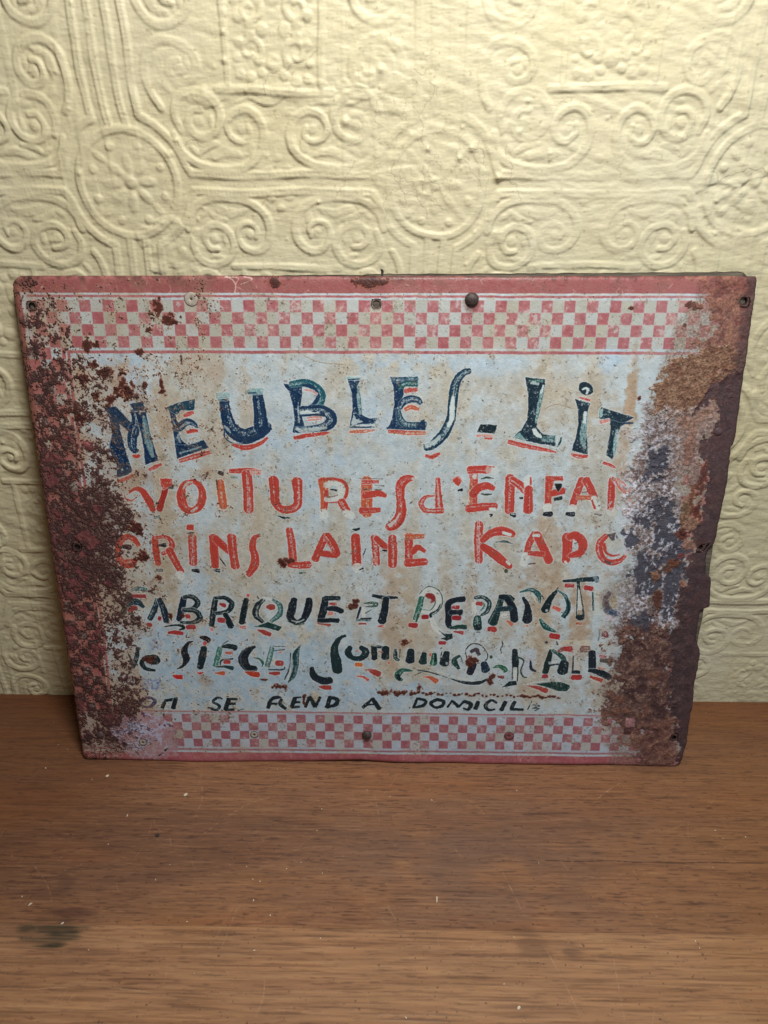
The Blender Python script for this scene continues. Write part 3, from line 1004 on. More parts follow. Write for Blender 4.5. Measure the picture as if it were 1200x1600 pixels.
sk([(915, 412), (980, 402)], [26, 20], PINK, dry=.5); sk([(935, 708), (980, 720), (1022, 742)], [16, 20, 10], LRED, dry=.2)
# second line, red
FR = 'A5'
sk([(118, 328), (160, 295), (220, 302), (272, 370), (322, 470)], [12, 30, 52, 60, 48], LRED)
sk([(442, 240), (415, 340), (375, 470)], [46, 44, 46], C(160, 48, 42)); pg([(380, 205), (485, 205), (490, 260), (410, 300), (385, 262)], LRED, spk=.3)
sk([(78, 340), (90, 378), (135, 392), (172, 372)], [6, 12, 12, 6], LRED, dry=.3)
sk([(330, 535), (380, 530)], [18, 22], C(86, 92, 86), (0, .4, .8)); sk([(455, 285), (490, 282)], [10, 18], C(50, 46, 50), (0, .5, .5), halo=0)
sk([(648, 228), (585, 262), (560, 350), (590, 450), (650, 478), (718, 440), (745, 350), (716, 262), (655, 226)], [32, 50, 70, 72, 46, 56, 60, 48, 30], LRED, (-.3, .25, .30))
sk([(700, 450), (650, 488)], [14, 20], PALE, dry=.3, halo=0, a=.8); sk([(580, 290), (620, 240), (660, 236)], [14, 22, 12], PALE, dry=.4, halo=0, a=.7)
sk([(895, 235), (905, 340), (922, 445)], [58, 64, 60], LORG, (.05, .28, .55)); sk([(862, 215), (868, 300)], [6, 5], INK, halo=0)
sk([(885, 155), (912, 165)], [22, 30], INK, (-.1, .35, .6))
sk([(978, 142), (1090, 138), (1170, 138), (1235, 150)], [30, 40, 38, 30], LRED, (.3, .3, .45)); sk([(985, 195), (1040, 195)], [14, 10], C(96, 110, 96), (0, .5, .7), halo=0)
sk([(1120, 165), (1130, 300), (1136, 472)], [78, 76, 76], LRED, (-.05, .34, .85))
sk([(196, 775), (160, 722), (92, 702), (35, 755), (22, 850), (60, 920), (120, 932), (185, 895)], [34, 44, 46, 50, 46, 58, 76, 24], LRED, (-.35, .3, .55)); sk([(72, 790), (124, 790)], [28, 36], INK)
sk([(338, 710), (346, 820), (364, 935)], [48, 52, 46], LRED, (.1, .2, .2)); sk([(345, 708), (425, 702), (482, 745), (470, 810), (395, 850)], [20, 28, 40, 46, 26], LRED, (.25, .4, .45)); sk([(458, 815), (505, 905), (562, 1005)], [62, 52, 48], LRED, (.1, .35, .4))
sk([(380, 772), (424, 774)], [16, 28], INK, (-.3, .3, .4)); sk([(350, 988), (400, 990)], [18, 24], C(70, 72, 70), (0, .5, .7)); sk([(545, 1020), (560, 1050)], [50, 40], GHOST, a=.7)
pg([(610, 595), (670, 598), (668, 645), (608, 645)], LRED); sk([(655, 700), (660, 820), (664, 930)], [62, 60, 60], LRED, (.0, .45, .85)); sk([(612, 672), (650, 668)], [8, 14], INK, (0, .5, .7)); sk([(655, 990), (706, 992)], [18, 32], INK, (-.3, .35, .5))
sk([(832, 700), (842, 820), (852, 955)], [60, 62, 56], LRED); sk([(850, 712), (920, 780), (980, 840)], [54, 58, 40], LRED, halo=.3); sk([(990, 700), (1002, 830), (1022, 955)], [66, 64, 68], LRED, (-.1, .3, .5)); sk([(840, 988), (884, 990)], [12, 26], INK, (0, .5, .7)); sk([(885, 875), (938, 948)], [5, 7], INK, halo=0)
FR = 'A6'
sk([(70, 150), (145, 150)], 36, PINK, (0, .5, .9))
sk([(258, 215), (268, 330), (276, 415), (330, 470), (400, 470), (458, 430), (464, 340), (458, 230)], [76, 72, 64, 60, 62, 66, 70, 84], LRED, (.15, .30, .55))
sk([(285, 520), (340, 540), (395, 543)], [5, 16, 8], GREEN)
sk([(680, 225), (690, 330), (688, 462)], [76, 62, 56], LORG, (-.1, .4, .55)); sk([(705, 310), (702, 450)], [26, 28], LRED, halo=0)
sk([(700, 270), (760, 242), (822, 262), (838, 330), (790, 380), (700, 382)], [36, 50, 52, 52, 46, 40], GHOST, halo=0, a=.9, rough=.6)
sk([(642, 216), (760, 208), (850, 232), (884, 290), (872, 358), (840, 400)], [14, 20, 24, 26, 22, 18], LRED, halo=0); sk([(715, 412), (810, 405)], [8, 8], LRED, halo=0)
sk([(835, 400), (858, 440), (888, 478)], [52, 56, 40], LRED, (.1, .4, .5)); sk([(870, 495), (925, 520)], 38, GHOST, a=.8); sk([(675, 490), (690, 530)], 46, GHOST, a=.7)
sk([(740, 298), (795, 308)], [5, 9], INK, halo=0); sk([(700, 365), (760, 360), (805, 345)], 4, C(110, 90, 80), halo=0)
sk([(1050, 220), (1052, 360), (1052, 500)], [84, 86, 84], LORG, (.0, .5, .28)); sk([(1015, 235), (1150, 232)], [30, 22], LRED, (.2, .4, .5))
sk([(390, 640), (410, 760), (425, 920)], [50, 60, 62], LRED, (-.1, .36, .60)) ; sk([(392, 935), (470, 945), (560, 940)], [50, 54, 56], LRED, (.2, .4, .4))
sk([(130, 690), (95, 712), (78, 790), (100, 870), (90, 950), (42, 1030)], [20, 48, 52, 62, 66, 36], LRED, (.0, .2, .35))
sk([(700, 690), (655, 790), (612, 895)], [54, 56, 54], LRED, (-.3, .2, .4)); sk([(712, 690), (765, 770), (800, 850)], [56, 62, 56], LRED, (.5, .3, .6), halo=.3); sk([(655, 842), (720, 850), (795, 862)], [46, 50, 40], LRED, halo=0)
sk([(955, 700), (962, 820), (966, 945)], [70, 70, 68], LRED, (.3, .2, .3)); sk([(968, 950), (975, 985)], 50, GHOST, a=.7)
sk([(932, 636), (965, 640), (990, 628)], [5, 20, 14], GREEN); sk([(985, 985), (1020, 968)], [6, 14], INK, halo=0)
sk([(1115, 700), (1130, 820), (1135, 930)], [50, 56, 52], LRED, (.15, .5, .75)); sk([(1020, 860), (1045, 800)], [4, 6], INK, halo=0)
sk([(475, 1010), (530, 1010)], 10, C(50, 84, 76), halo=0)
FR = 'A7'
sk([(-60, 350), (20, 335), (70, 332), (122, 352)], [50, 52, 50, 26], LRED, halo=.4); sk([(-90, 478), (0, 476), (72, 470)], [46, 44, 36], LRED, (.2, .4, .45), halo=.3)
sk([(-110, 205), (100, 208)], 4, C(110, 110, 104), halo=0, dry=.3); sk([(30, 262), (110, 268)], 4, C(110, 110, 104), halo=0); sk([(-90, 295), (90, 300)], 5, C(80, 80, 76), halo=0, dry=.3)
sk([(352, 202), (290, 215), (250, 262), (246, 350), (256, 440), (248, 520), (208, 588), (150, 618)], [42, 74, 70, 62, 74, 84, 88, 64], LRED, (.1, .4, .38))
sk([(240, 500), (210, 560), (150, 605)], [10, 20, 30], PALE, dry=.7, halo=0, a=.8); sk([(352, 205), (355, 212)], 20, PALE, halo=0, a=.8)
sk([(566, 208), (572, 340), (582, 472)], [36, 46, 62], LRED, (.1, .35, .75)); sk([(540, 352), (470, 360), (425, 410), (450, 470), (520, 482), (610, 480)], [12, 26, 40, 36, 34, 38], LRED, (-.1, .40, .65))
sk([(718, 215), (738, 240), (742, 262)], [40, 44, 14], LRED); sk([(690, 218), (740, 190), (772, 232)], [4, 6, 4], PINK, halo=0); sk([(742, 308), (772, 300)], [10, 18], INK)
pg([(820, 98), (912, 98), (905, 300), (902, 430), (870, 490), (808, 495), (836, 380), (842, 240)], LRED, spk=.16); sk([(850, 200), (850, 330), (850, 440)], [20, 34, 20], LORG, dry=.5, halo=0)
sk([(835, 134), (920, 128), (998, 130)], [60, 60, 66], LRED, (.2, .3, .3)); sk([(1000, 130), (1060, 135)], 60, GHOST, a=.6, halo=0); sk([(1005, 105), (1050, 108)], 6, LRED, halo=0)
sk([(862, 345), (915, 285), (980, 268), (1042, 290)], [60, 60, 54, 36], LRED, halo=.3); sk([(825, 462), (940, 448), (1055, 440)], [60, 62, 54], LRED, (-.4, .2, .5), halo=.3); sk([(1005, 462), (1055, 468)], [16, 24], PALE, halo=0)
sk([(885, 182), (878, 192)], 34, PALE, halo=0, a=.85); sk([(935, 208), (990, 198), (1045, 205)], [5, 16, 6], C(44, 60, 56), (0, .5, .5)); sk([(935, 335), (980, 342), (1025, 338)], [8, 18, 8], C(44, 60, 56), (0, .5, .4))
sk([(1005, 510), (1030, 515), (1015, 530)], [6, 12, 6], INK)
sk([(38, 712), (90, 760), (152, 810)], [44, 52, 46], LRED); sk([(176, 705), (182, 820), (180, 940)], [58, 68, 66], LRED, (0, .36, .55)); sk([(95, 815), (130, 820)], [10, 16], INK); sk([(20, 890), (40, 910)], [30, 20], PINK, dry=.3, halo=0)
sk([(320, 690), (320, 820), (320, 935)], [62, 60, 62], LRED, (.1, .25, .5)); sk([(300, 702), (380, 700), (442, 695)], [40, 40, 34], LORG, (.2, .35, .4), halo=.3); sk([(350, 838), (395, 792), (455, 825)], [40, 46, 26], LRED, halo=.3); sk([(302, 922), (380, 918), (462, 912)], [60, 58, 52], LRED, (-.1, .3, .35), halo=.3)
sk([(918, 590), (912, 740), (916, 905)], [62, 66, 58], LRED, (.05, .42, .75)); sk([(945, 735), (1010, 675), (1090, 652), (1160, 660), (1205, 680)], [44, 56, 66, 70, 50], LRED, (.1, .15, .2)); sk([(1120, 665), (1190, 685)], [22, 22], PALE, dry=.25, halo=0)
sk([(950, 782), (1050, 850), (1120, 910), (1180, 950)], [56, 66, 66, 50], LRED); sk([(1150, 905), (1180, 935)], [12, 22], PALE, dry=.2, halo=0); sk([(1060, 745), (1140, 740), (1200, 760)], [4, 14, 6], GREEN, (0, .6, .7))
sk([(1140, 985), (1150, 995)], 22, C(70, 74, 60), halo=.3)
FR = 'A8'
sk([(92, 200), (90, 340), (85, 480)], [70, 76, 74], LRED, (.05, .25, .5)); sk([(110, 215), (180, 265), (245, 330)], [50, 60, 56], LRED, (.2, .4, .6)); sk([(248, 200), (250, 270)], [46, 54], GHOST, a=.8); sk([(268, 195), (270, 260)], 12, LRED, halo=0); sk([(252, 290), (248, 380), (246, 478)], [60, 68, 74], LRED, (-.2, .15, .2))
sk([(95, 512), (130, 518)], [16, 30], INK, (-.4, .4, .7)); sk([(175, 372), (198, 372)], [8, 14], INK)
pg([(395, 185), (540, 185), (545, 225), (470, 228), (450, 300), (445, 420), (385, 430), (390, 300)], LRED, spk=.12); sk([(440, 335), (500, 320), (548, 312)], [46, 54, 50], LRED, halo=.3); sk([(430, 250), (425, 380)], [12, 14], LORG, dry=.4, halo=0)
pg([(470, 250), (535, 250), (535, 275), (505, 320), (482, 295)], C(26, 26, 30), halo=.4); sk([(472, 384), (532, 370)], [26, 30], C(34, 50, 46), halo=.5); sk([(410, 440), (410, 480)], 44, GHOST, a=.7); sk([(382, 508), (440, 510)], [26, 36], INK, (-.3, .25, .5))
sk([(708, 215), (665, 320), (625, 435)], [56, 56, 50], LRED, (-.1, .25, .3)); sk([(738, 215), (785, 310), (815, 380)], [56, 60, 50], LRED, (.3, .25, .3)); sk([(800, 380), (835, 455)], [52, 50], GHOST, ghost=False, halo=.3); sk([(790, 390), (815, 465)], 12, LRED, halo=0); sk([(665, 368), (775, 370)], [34, 34], LORG, (0, .4, .6), halo=.4)
sk([(630, 450), (615, 480)], 46, GHOST, a=.7); sk([(575, 508), (632, 512)], [22, 32], INK, (-.2, .3, .5)); sk([(810, 505), (868, 518)], [10, 20], C(70, 60, 54), (0, .5, .7)); sk([(705, 325), (750, 318)], 6, C(80, 50, 44), halo=0)
sk([(962, 210), (955, 330), (946, 460)], [48, 56, 50], LRED, (.3, .2, .3)); sk([(990, 215), (1040, 262), (1085, 320)], [40, 60, 50], C(200, 90, 80), (0, .6, 1.0)); sk([(1115, 290), (1112, 400)], [30, 26], PINK, dry=.6, a=.6, halo=0); sk([(950, 480), (965, 500)], 60, GHOST, a=.6, halo=0)
sk([(302, 672), (255, 760), (235, 830)], [48, 50, 48], LRED, (-.1, .3, .45)); sk([(225, 850), (200, 930)], [46, 40], GHOST, ghost=True); sk([(318, 680), (370, 790), (425, 905)], [60, 66, 62], LRED); sk([(285, 690), (340, 690)], [20, 24], PALE, dry=.4, halo=0); sk([(250, 838), (370, 848)], [34, 44], LRED, (.2, .2, .3), halo=.3); sk([(245, 930), (305, 925)], [4, 7], C(90, 60, 54), halo=0)
sk([(580, 700), (578, 800), (565, 905)], [80, 72, 60], LRED); sk([(590, 702), (650, 690), (708, 750), (690, 830), (600, 862)], [50, 66, 68, 60, 36], LRED, halo=.4); sk([(560, 910), (572, 925)], [14, 12], PALE, halo=0, dry=.2); sk([(640, 760), (670, 745), (660, 720)], 4, INK, halo=0)
sk([(912, 690), (852, 758), (862, 858), (930, 915), (1010, 908), (1070, 862)], [40, 52, 50, 46, 46, 26], LRED, (.25, .30, .60)); pg([(912, 680), (990, 665), (1012, 712), (960, 735)], C(88, 84, 84), halo=0); sk([(1072, 855), (1084, 790), (1055, 725)], [20, 30, 26], C(206, 180, 186), dry=.4, halo=0, a=.8)
sk([(890, 760), (905, 830), (960, 860), (1020, 850)], [26, 20, 16, 8], LRED, halo=0); sk([(895, 905), (945, 925)], [14, 20], C(84, 74, 74), halo=0)
# fourth line, green-black with red touches
FR = 'B1'
sk([(125, 128), (180, 110), (262, 118)], [16, 36, 30], C(60, 100, 106), (0, .6, .7)); sk([(112, 150), (92, 250), (52, 340)], [44, 52, 40], GREEN, dry=.15)
sk([(135, 172), (250, 175)], [28, 32], C(168, 46, 52)); sk([(100, 250), (180, 222), (240, 268)], [40, 56, 20], C(20, 48, 64), dry=.1); sk([(108, 298), (145, 278), (182, 272)], [24, 38, 24], C(168, 46, 52))
sk([(358, 200), (330, 290), (292, 370)], [36, 44, 40], C(20, 48, 64), (.3, .4, .6)); sk([(372, 200), (412, 290), (435, 390)], [36, 52, 44], C(22, 44, 62), (.3, .3, .4)); sk([(372, 362), (378, 364)], 28, C(150, 44, 56)); sk([(275, 415), (300, 418)], [26, 28], C(176, 48, 52))
sk([(420, 432), (500, 420), (560, 424), (586, 442), (545, 462)], [6, 14, 16, 24, 12], GREEN); sk([(450, 482), (510, 480), (572, 488)], [18, 34, 30], C(188, 56, 54))
sk([(580, 190), (562, 290), (538, 375)], [44, 52, 40], C(20, 38, 58)); sk([(580, 182), (655, 180), (700, 232), (655, 280), (570, 284)], [24, 36, 42, 32, 20], GREEN, (-.2, .35, .55)); sk([(572, 292), (680, 300), (720, 360), (655, 398), (555, 395)], [24, 38, 44, 30, 16], GREEN, (-.25, .35, .55))
sk([(610, 345), (625, 346)], 30, C(190, 60, 60)); sk([(612, 436), (672, 436)], [30, 34], C(188, 56, 56))
sk([(852, 190), (836, 300), (820, 425)], [40, 46, 40], GREEN, (.2, .3, .35)); sk([(845, 188), (930, 188), (990, 232), (960, 300), (855, 322)], [22, 30, 42, 32, 24], GREEN, (-.2, .35, .55)); sk([(935, 325), (960, 380), (985, 432)], [36, 50, 48], GREEN)
sk([(892, 240), (930, 252)], [18, 28], C(180, 56, 60)); sk([(882, 376), (920, 378)], 36, C(190, 62, 62)); sk([(818, 455), (824, 456)], 26, C(214, 150, 150))
sk([(1115, 200), (1095, 300), (1076, 400)], [38, 46, 44], GREEN); sk([(1128, 165), (1134, 168)], 22, C(200, 90, 90)); sk([(1066, 436), (1104, 438)], [16, 26], C(200, 90, 90), dry=.4)
sk([(180, 610), (205, 620)], [20, 26], GREEN); sk([(192, 610), (182, 690), (150, 778)], [28, 34, 30], GREEN, dry=.25); sk([(110, 660), (150, 740)], [10, 20], GREEN, dry=.5)
sk([(305, 742), (352, 722), (330, 688), (262, 690), (228, 738), (260, 785), (340, 802)], [20, 56, 30, 26, 38, 28, 18], GREEN, dry=.1)
sk([(662, 555), (615, 575), (590, 640), (605, 710), (575, 765), (528, 790)], [8, 26, 52, 54, 24, 8], C(20, 34, 46)); pg([(485, 842), (575, 838), (575, 878), (520, 878)], C(192, 44, 40))
sk([(755, 612), (740, 700), (722, 780)], [44, 56, 44], C(18, 42, 52)); sk([(720, 522), (765, 530), (790, 548)], [8, 30, 40], INK); sk([(758, 572), (764, 574)], 28, C(196, 84, 84)); pg([(690, 818), (762, 818), (722, 840)], C(190, 54, 50))
sk([(892, 612), (872, 690), (852, 768)], [38, 40, 36], C(50, 116, 106), (0, .5, .6)); sk([(908, 604), (970, 600), (1025, 612)], [16, 40, 44], GREEN, (-.1, .2, .2)); sk([(912, 584), (962, 552)], [6, 5], C(70, 90, 90), halo=0)
sk([(895, 770), (900, 722), (950, 712), (1002, 705)], [6, 12, 12, 8], GREEN); sk([(932, 732), (970, 733)], [24, 28], C(196, 66, 60)); sk([(942, 655), (980, 655)], [16, 20], C(200, 100, 90)); sk([(845, 774), (930, 772), (1000, 784)], [6, 16, 36], C(24, 60, 66)); sk([(852, 826), (925, 828)], [10, 36], LORG)
sk([(1188, 602), (1120, 640), (1084, 710), (1120, 775), (1200, 788)], [18, 50, 66, 60, 36], C(18, 36, 48)); 
sk([(262, 1038), (218, 1062), (236, 1105), (300, 1108), (342, 1062), (300, 1032), (262, 1038)], [20, 24, 20, 22, 26, 20, 18], C(50, 46, 78), dry=.2, a=.9)
sk([(432, 1050), (402, 1120)], [20, 26], GREEN); sk([(432, 1058), (528, 1042)], [22, 28], GREEN); sk([(515, 1045), (494, 1122)], [30, 34], GREEN)
sk([(912, 1042), (870, 1035), (835, 1070), (890, 1105), (860, 1140), (796, 1115)], [14, 18, 20, 20, 22, 14], GREEN, (0, .3, .3))
sk([(968, 1045), (940, 1135)], [34, 34], GREEN); sk([(965, 1046), (1038, 1046)], 18, GREEN, halo=0); sk([(955, 1090), (1022, 1085)], 18, GREEN, halo=0); sk([(938, 1136), (1012, 1136)], 20, GREEN, halo=0); sk([(1045, 1145), (1095, 1130)], [10, 5], C(90, 90, 92), halo=0)
FR = 'B2'
sk([(182, 194), (118, 255), (106, 335), (165, 392)], [20, 44, 46, 28], GREEN, (-.35, .35, .75)); sk([(245, 200), (308, 245), (308, 325), (235, 388)], [16, 38, 42, 26], C(50, 100, 100), (.1, .5, .75)); sk([(170, 190), (240, 196)], 14, GHOST, a=.6)
pg([(80, 436), (160, 410), (210, 388), (255, 408), (328, 432), (300, 472), (200, 442)], C(22, 60, 60), spk=.12); sk([(200, 262), (228, 265), (255, 265)], [14, 42, 38], LRED); sk([(122, 460), (190, 484), (228, 500)], [8, 36, 34], LRED)
sk([(432, 200), (412, 290), (400, 350), (450, 392), (510, 370), (548, 290), (562, 200)], [46, 62, 58, 34, 50, 60, 46], C(18, 34, 46), (-.0, .1, .1)); sk([(410, 380), (470, 390), (520, 370)], [6, 14, 6], PALE, halo=0, a=.8); sk([(375, 380), (440, 412), (520, 405)], [5, 8, 5], C(24, 60, 60), halo=0)
sk([(700, 190), (682, 290), (655, 380)], [50, 58, 50], C(18, 34, 46)); sk([(700, 190), (820, 188)], [40, 30], GREEN, (0, .25, .3), halo=.3); sk([(700, 280), (780, 276), (842, 300)], [24, 46, 38], C(18, 34, 46), halo=.3); sk([(640, 385), (740, 376), (808, 378)], [36, 34, 36], C(18, 34, 46), halo=.3)
sk([(735, 236), (790, 236)], [16, 28], LRED, dry=.2); sk([(728, 320), (758, 318)], [20, 24], PINK, dry=.5); sk([(632, 404), (740, 418)], [8, 22], LRED, dry=.2)
sk([(1000, 262), (982, 320), (965, 378)], [14, 16, 12], C(20, 34, 60)); sk([(1030, 228), (1100, 226), (1140, 240), (1090, 256), (1035, 262)], [8, 18, 26, 14, 6], C(60, 90, 80), (0, .5, .5)); sk([(1030, 270), (1028, 345)], 22, GHOST, ghost=True, a=.8); sk([(1090, 285), (1040, 315)], [8, 8], C(60, 90, 80)); sk([(970, 375), (1080, 372)], [16, 18], C(50, 80, 90), (0, .5, .8)); sk([(985, 404), (1045, 405)], 12, LRED)
sk([(1000, 362), (1090, 358)], [12, 12], GREEN, halo=0)
sk([(88, 694), (135, 705), (165, 735), (160, 768)], [5, 10, 20, 8], C(40, 96, 90)); sk([(20, 818), (75, 832), (128, 840)], [12, 42, 40], C(206, 66, 44)); sk([(100, 600), (40, 640), (8, 700), (40, 775), (110, 780)], [16, 46, 54, 50, 24], C(18, 34, 46), halo=.3)
sk([(228, 596), (362, 600)], 6, C(60, 84, 96)); sk([(245, 612), (225, 690), (205, 765)], [36, 38, 36], C(60, 110, 110), (0, .5, .9)); sk([(262, 636), (352, 624)], 6, C(60, 84, 96), halo=0); sk([(215, 795), (300, 797), (350, 790), (352, 768)], [8, 10, 14, 6], C(40, 70, 90)); sk([(302, 655), (330, 640)], [10, 6], PINK); sk([(290, 740), (328, 742)], 38, LRED, dry=.1); sk([(218, 826), (265, 828), (308, 826)], [6, 32, 28], LRED)
sk([(485, 590), (450, 660), (440, 760), (425, 840), (385, 905)], [8, 48, 52, 42, 8], C(22, 62, 70), (-.5, .3, .6)); sk([(402, 655), (398, 770), (352, 880)], [6, 10, 6], GREEN, halo=0); sk([(412, 700), (405, 800), (372, 885)], [16, 24, 14], PALE, halo=0, a=.7)
sk([(870, 506), (815, 535), (775, 620), (790, 720), (802, 800)], [18, 40, 56, 78, 74], C(20, 48, 54)); sk([(582, 780), (602, 850), (680, 890), (742, 886)], [32, 54, 60, 54], C(18, 38, 50)); sk([(640, 938), (690, 945), (742, 946)], [8, 34, 36], LRED)
sk([(912, 605), (892, 655), (945, 700), (1018, 690), (1042, 642), (1000, 606)], [34, 52, 32, 44, 58, 30], C(18, 44, 52), (0, .12, .1)); sk([(960, 640), (975, 636)], [12, 10], PINK, halo=0); sk([(962, 753), (1004, 753)], [26, 26], C(206, 110, 60))
sk([(1092, 600), (1160, 598), (1200, 602)], [12, 20, 16], GREEN); sk([(1118, 612), (1118, 695)], [40, 46], GREEN)
sk([(1035, 795), (1100, 800), (1158, 835)], [4, 26, 46], LRED); sk([(958, 848), (1020, 856), (1062, 882)], [3, 14, 26], C(200, 80, 66), dry=.2)
sk([(210, 1122), (238, 1052), (300, 1032), (332, 1060)], [28, 26, 28, 16], GREEN); sk([(238, 1086), (320, 1090)], 18, GREEN, halo=0); sk([(325, 1048), (312, 1088), (362, 1130)], [20, 28, 24], GREEN, (0, .2, .15))
sk([(442, 1035), (412, 1112)], [28, 30], GREEN); sk([(442, 1034), (492, 1030)], 14, GREEN, halo=0); sk([(430, 1074), (482, 1072)], 18, GREEN, halo=0); sk([(412, 1116), (478, 1114)], 18, GREEN, halo=0)
sk([(560, 1032), (530, 1115)], [24, 24], GREEN); sk([(566, 1028), (612, 1110)], [28, 32], GREEN, halo=0); sk([(656, 1028), (614, 1112)], [18, 24], GREEN, halo=0)
sk([(742, 1025), (712, 1116)], [30, 32], GREEN); sk([(745, 1030), (800, 1048), (788, 1090), (710, 1118)], [22, 30, 28, 18], GREEN, halo=0)
sk([(1102, 1038), (1018, 1116)], [20, 24], GREEN); sk([(1100, 1040), (1160, 1125)], [30, 34], GREEN, halo=0); sk([(1052, 1092), (1132, 1086)], 14, GREEN, halo=0)
FR = 'B3'
sk([(12, 164), (120, 182), (222, 180)], [22, 32, 18], C(18, 34, 46)); sk([(126, 190), (112, 290), (90, 385)], [48, 54, 62], C(18, 34, 46)); sk([(55, 428), (92, 424), (102, 434)], [12, 22, 12], C(190, 90, 84), dry=.3)
sk([(425, 165), (490, 115), (560, 150), (572, 235), (515, 305), (420, 300)], [46, 62, 60, 58, 46, 40], C(50, 80, 80), ghost=True); sk([(430, 180), (402, 280), (372, 365)], [38, 44, 34], C(40, 100, 84), (0, .6, .6)); sk([(402, 320), (382, 385)], [20, 14], C(24, 76, 60))
sk([(470, 160), (510, 168), (528, 192), (508, 222)], [30, 46, 30, 8], C(140, 44, 44), halo=.2); sk([(440, 345), (476, 345)], 30, C(150, 42, 46)); sk([(328, 415), (378, 418)], [30, 36], C(184, 54, 52)); sk([(508, 345), (540, 430), (590, 482)], [20, 34, 20], GHOST, a=.8); sk([(592, 230), (560, 285), (505, 320), (508, 345)], [6, 8, 14, 18], GREEN, halo=0)
pg([(575, 460), (620, 490), (690, 485), (692, 528), (640, 548), (590, 530), (632, 515)], C(22, 46, 52)); sk([(582, 565), (624, 565)], 26, C(180, 56, 60))
sk([(790, 192), (705, 202), (655, 235), (660, 320), (655, 405), (680, 438)], [44, 44, 46, 52, 52, 30], C(18, 34, 46)); sk([(672, 305), (768, 302)], [36, 40], C(18, 34, 46), halo=.3); sk([(670, 440), (745, 428), (805, 430)], [20, 34, 36], C(24, 60, 54), (0, .3, .2), halo=.3)
sk([(692, 262), (740, 262)], [20, 28], C(186, 58, 58)); sk([(698, 352), (750, 352)], [30, 34], C(170, 46, 50)); sk([(702, 468), (778, 480)], [10, 28], C(186, 58, 58)); sk([(752, 315), (760, 316)], 26, C(18, 34, 46), halo=0)
sk([(878, 182), (945, 176), (1002, 220), (985, 295), (925, 335)], [22, 30, 32, 32, 12], C(22, 50, 54), (-.2, .4, .6)); sk([(870, 205), (882, 320)], [24, 26], GHOST, a=.9); sk([(940, 210), (962, 250), (930, 290)], [10, 16, 8], C(60, 110, 100), dry=.4, halo=0); sk([(905, 345), (902, 400), (908, 440)], [40, 56, 50], C(24, 64, 60), (0, .5, .5)); sk([(905, 425), (908, 445)], [44, 30], GREEN, halo=0); sk([(897, 230), (936, 232)], [20, 30], C(190, 66, 60)); sk([(895, 473), (925, 473)], 7, C(90, 84, 84), halo=0)
sk([(1108, 175), (1082, 265), (1032, 388)], [40, 48, 76], C(20, 50, 52), (.5, .2, .3)); sk([(1100, 168), (1160, 172), (1200, 200)], [20, 34, 40], GREEN, halo=.3); sk([(1002, 445), (1052, 450)], [34, 36], C(190, 56, 50))
sk([(0, 602), (60, 606), (128, 600), (150, 608)], [20, 14, 20, 8], GREEN); sk([(122, 612), (118, 690)], [46, 52], GREEN); sk([(22, 612), (26, 700)], [42, 42], GREEN, halo=.3); sk([(62, 638), (90, 650)], [6, 10], C(190, 84, 80)); sk([(148, 735), (150, 737)], 14, C(196, 100, 90))
sk([(-10, 808), (30, 818), (62, 832)], [16, 42, 40], LRED)
sk([(206, 620), (206, 690), (232, 716)], [16, 34, 18], C(22, 48, 52), (.3, .3, .6)); sk([(245, 620), (240, 690)], 8, C(60, 84, 84), halo=0); sk([(338, 630), (330, 715)], [40, 60], C(18, 38, 48)); sk([(450, 655), (436, 728)], [28, 54], C(20, 48, 52)); sk([(505, 668), (520, 664)], [24, 20], C(196, 84, 66)); sk([(536, 660), (530, 740)], [28, 50], C(40, 100, 84), (.2, .4, .4)); sk([(545, 660), (545, 720)], [16, 20], GREEN, halo=0)
sk([(642, 650), (620, 740)], [38, 60], GREEN); sk([(600, 640), (590, 700)], 4, GREEN, halo=0); sk([(640, 745), (645, 735)], 14, PALE, halo=0, a=.7); sk([(752, 672), (705, 715), (745, 785)], [14, 44, 20], C(24, 62, 60), (.2, .2, .2)); sk([(760, 680), (780, 740)], 6, C(70, 90, 90), halo=0)
sk([(815, 700), (802, 630), (850, 575), (920, 578), (975, 630), (988, 690), (940, 732), (880, 738)], [5, 6, 7, 7, 7, 7, 6, 5], C(50, 56, 60)); sk([(848, 642), (890, 622), (918, 665)], [24, 34, 24], C(72, 66, 74), halo=.2); sk([(865, 745), (838, 820)], [50, 44], C(28, 32, 50)); sk([(955, 740), (975, 795)], [44, 54], C(22, 46, 66)); sk([(1016, 682), (1020, 683)], 24, C(60, 80, 60))
sk([(352, 803), (262, 800), (222, 850), (262, 885)], [8, 30, 50, 18], C(40, 92, 82), (-.2, .4, .4)); sk([(228, 840), (240, 880)], [24, 20], GREEN, halo=0)
sk([(395, 796), (500, 815), (620, 852), (740, 890), (850, 908), (940, 895), (1012, 856)], [10, 10, 6, 10, 22, 30, 6], GREEN, (-.2, .3, .25)); sk([(500, 800), (640, 830), (760, 868), (880, 885)], [6, 14, 16, 8], GHOST, halo=0, a=.7)
sk([(1035, 775), (1085, 762), (1142, 790), (1128, 812)], [10, 26, 38, 12], C(34, 96, 70), (0, .3, .3)); sk([(440, 855), (500, 862), (555, 892)], [3, 26, 40], LORG, (-.1, .25, .2)); sk([(1082, 850), (1120, 856)], [14, 24], C(130, 60, 62), halo=.2); sk([(370, 840), (425, 815)], [4, 6], C(60, 76, 70), halo=0)
sk([(1112, 545), (1118, 580), (1100, 615), (1108, 650)], [3, 7, 6, 3], INK, halo=0)
sk([(392, 1036), (362, 1112)], [22, 24], GREEN); sk([(398, 1040), (462, 1060), (440, 1100), (352, 1118)], [20, 22, 22, 16], GREEN, halo=0)
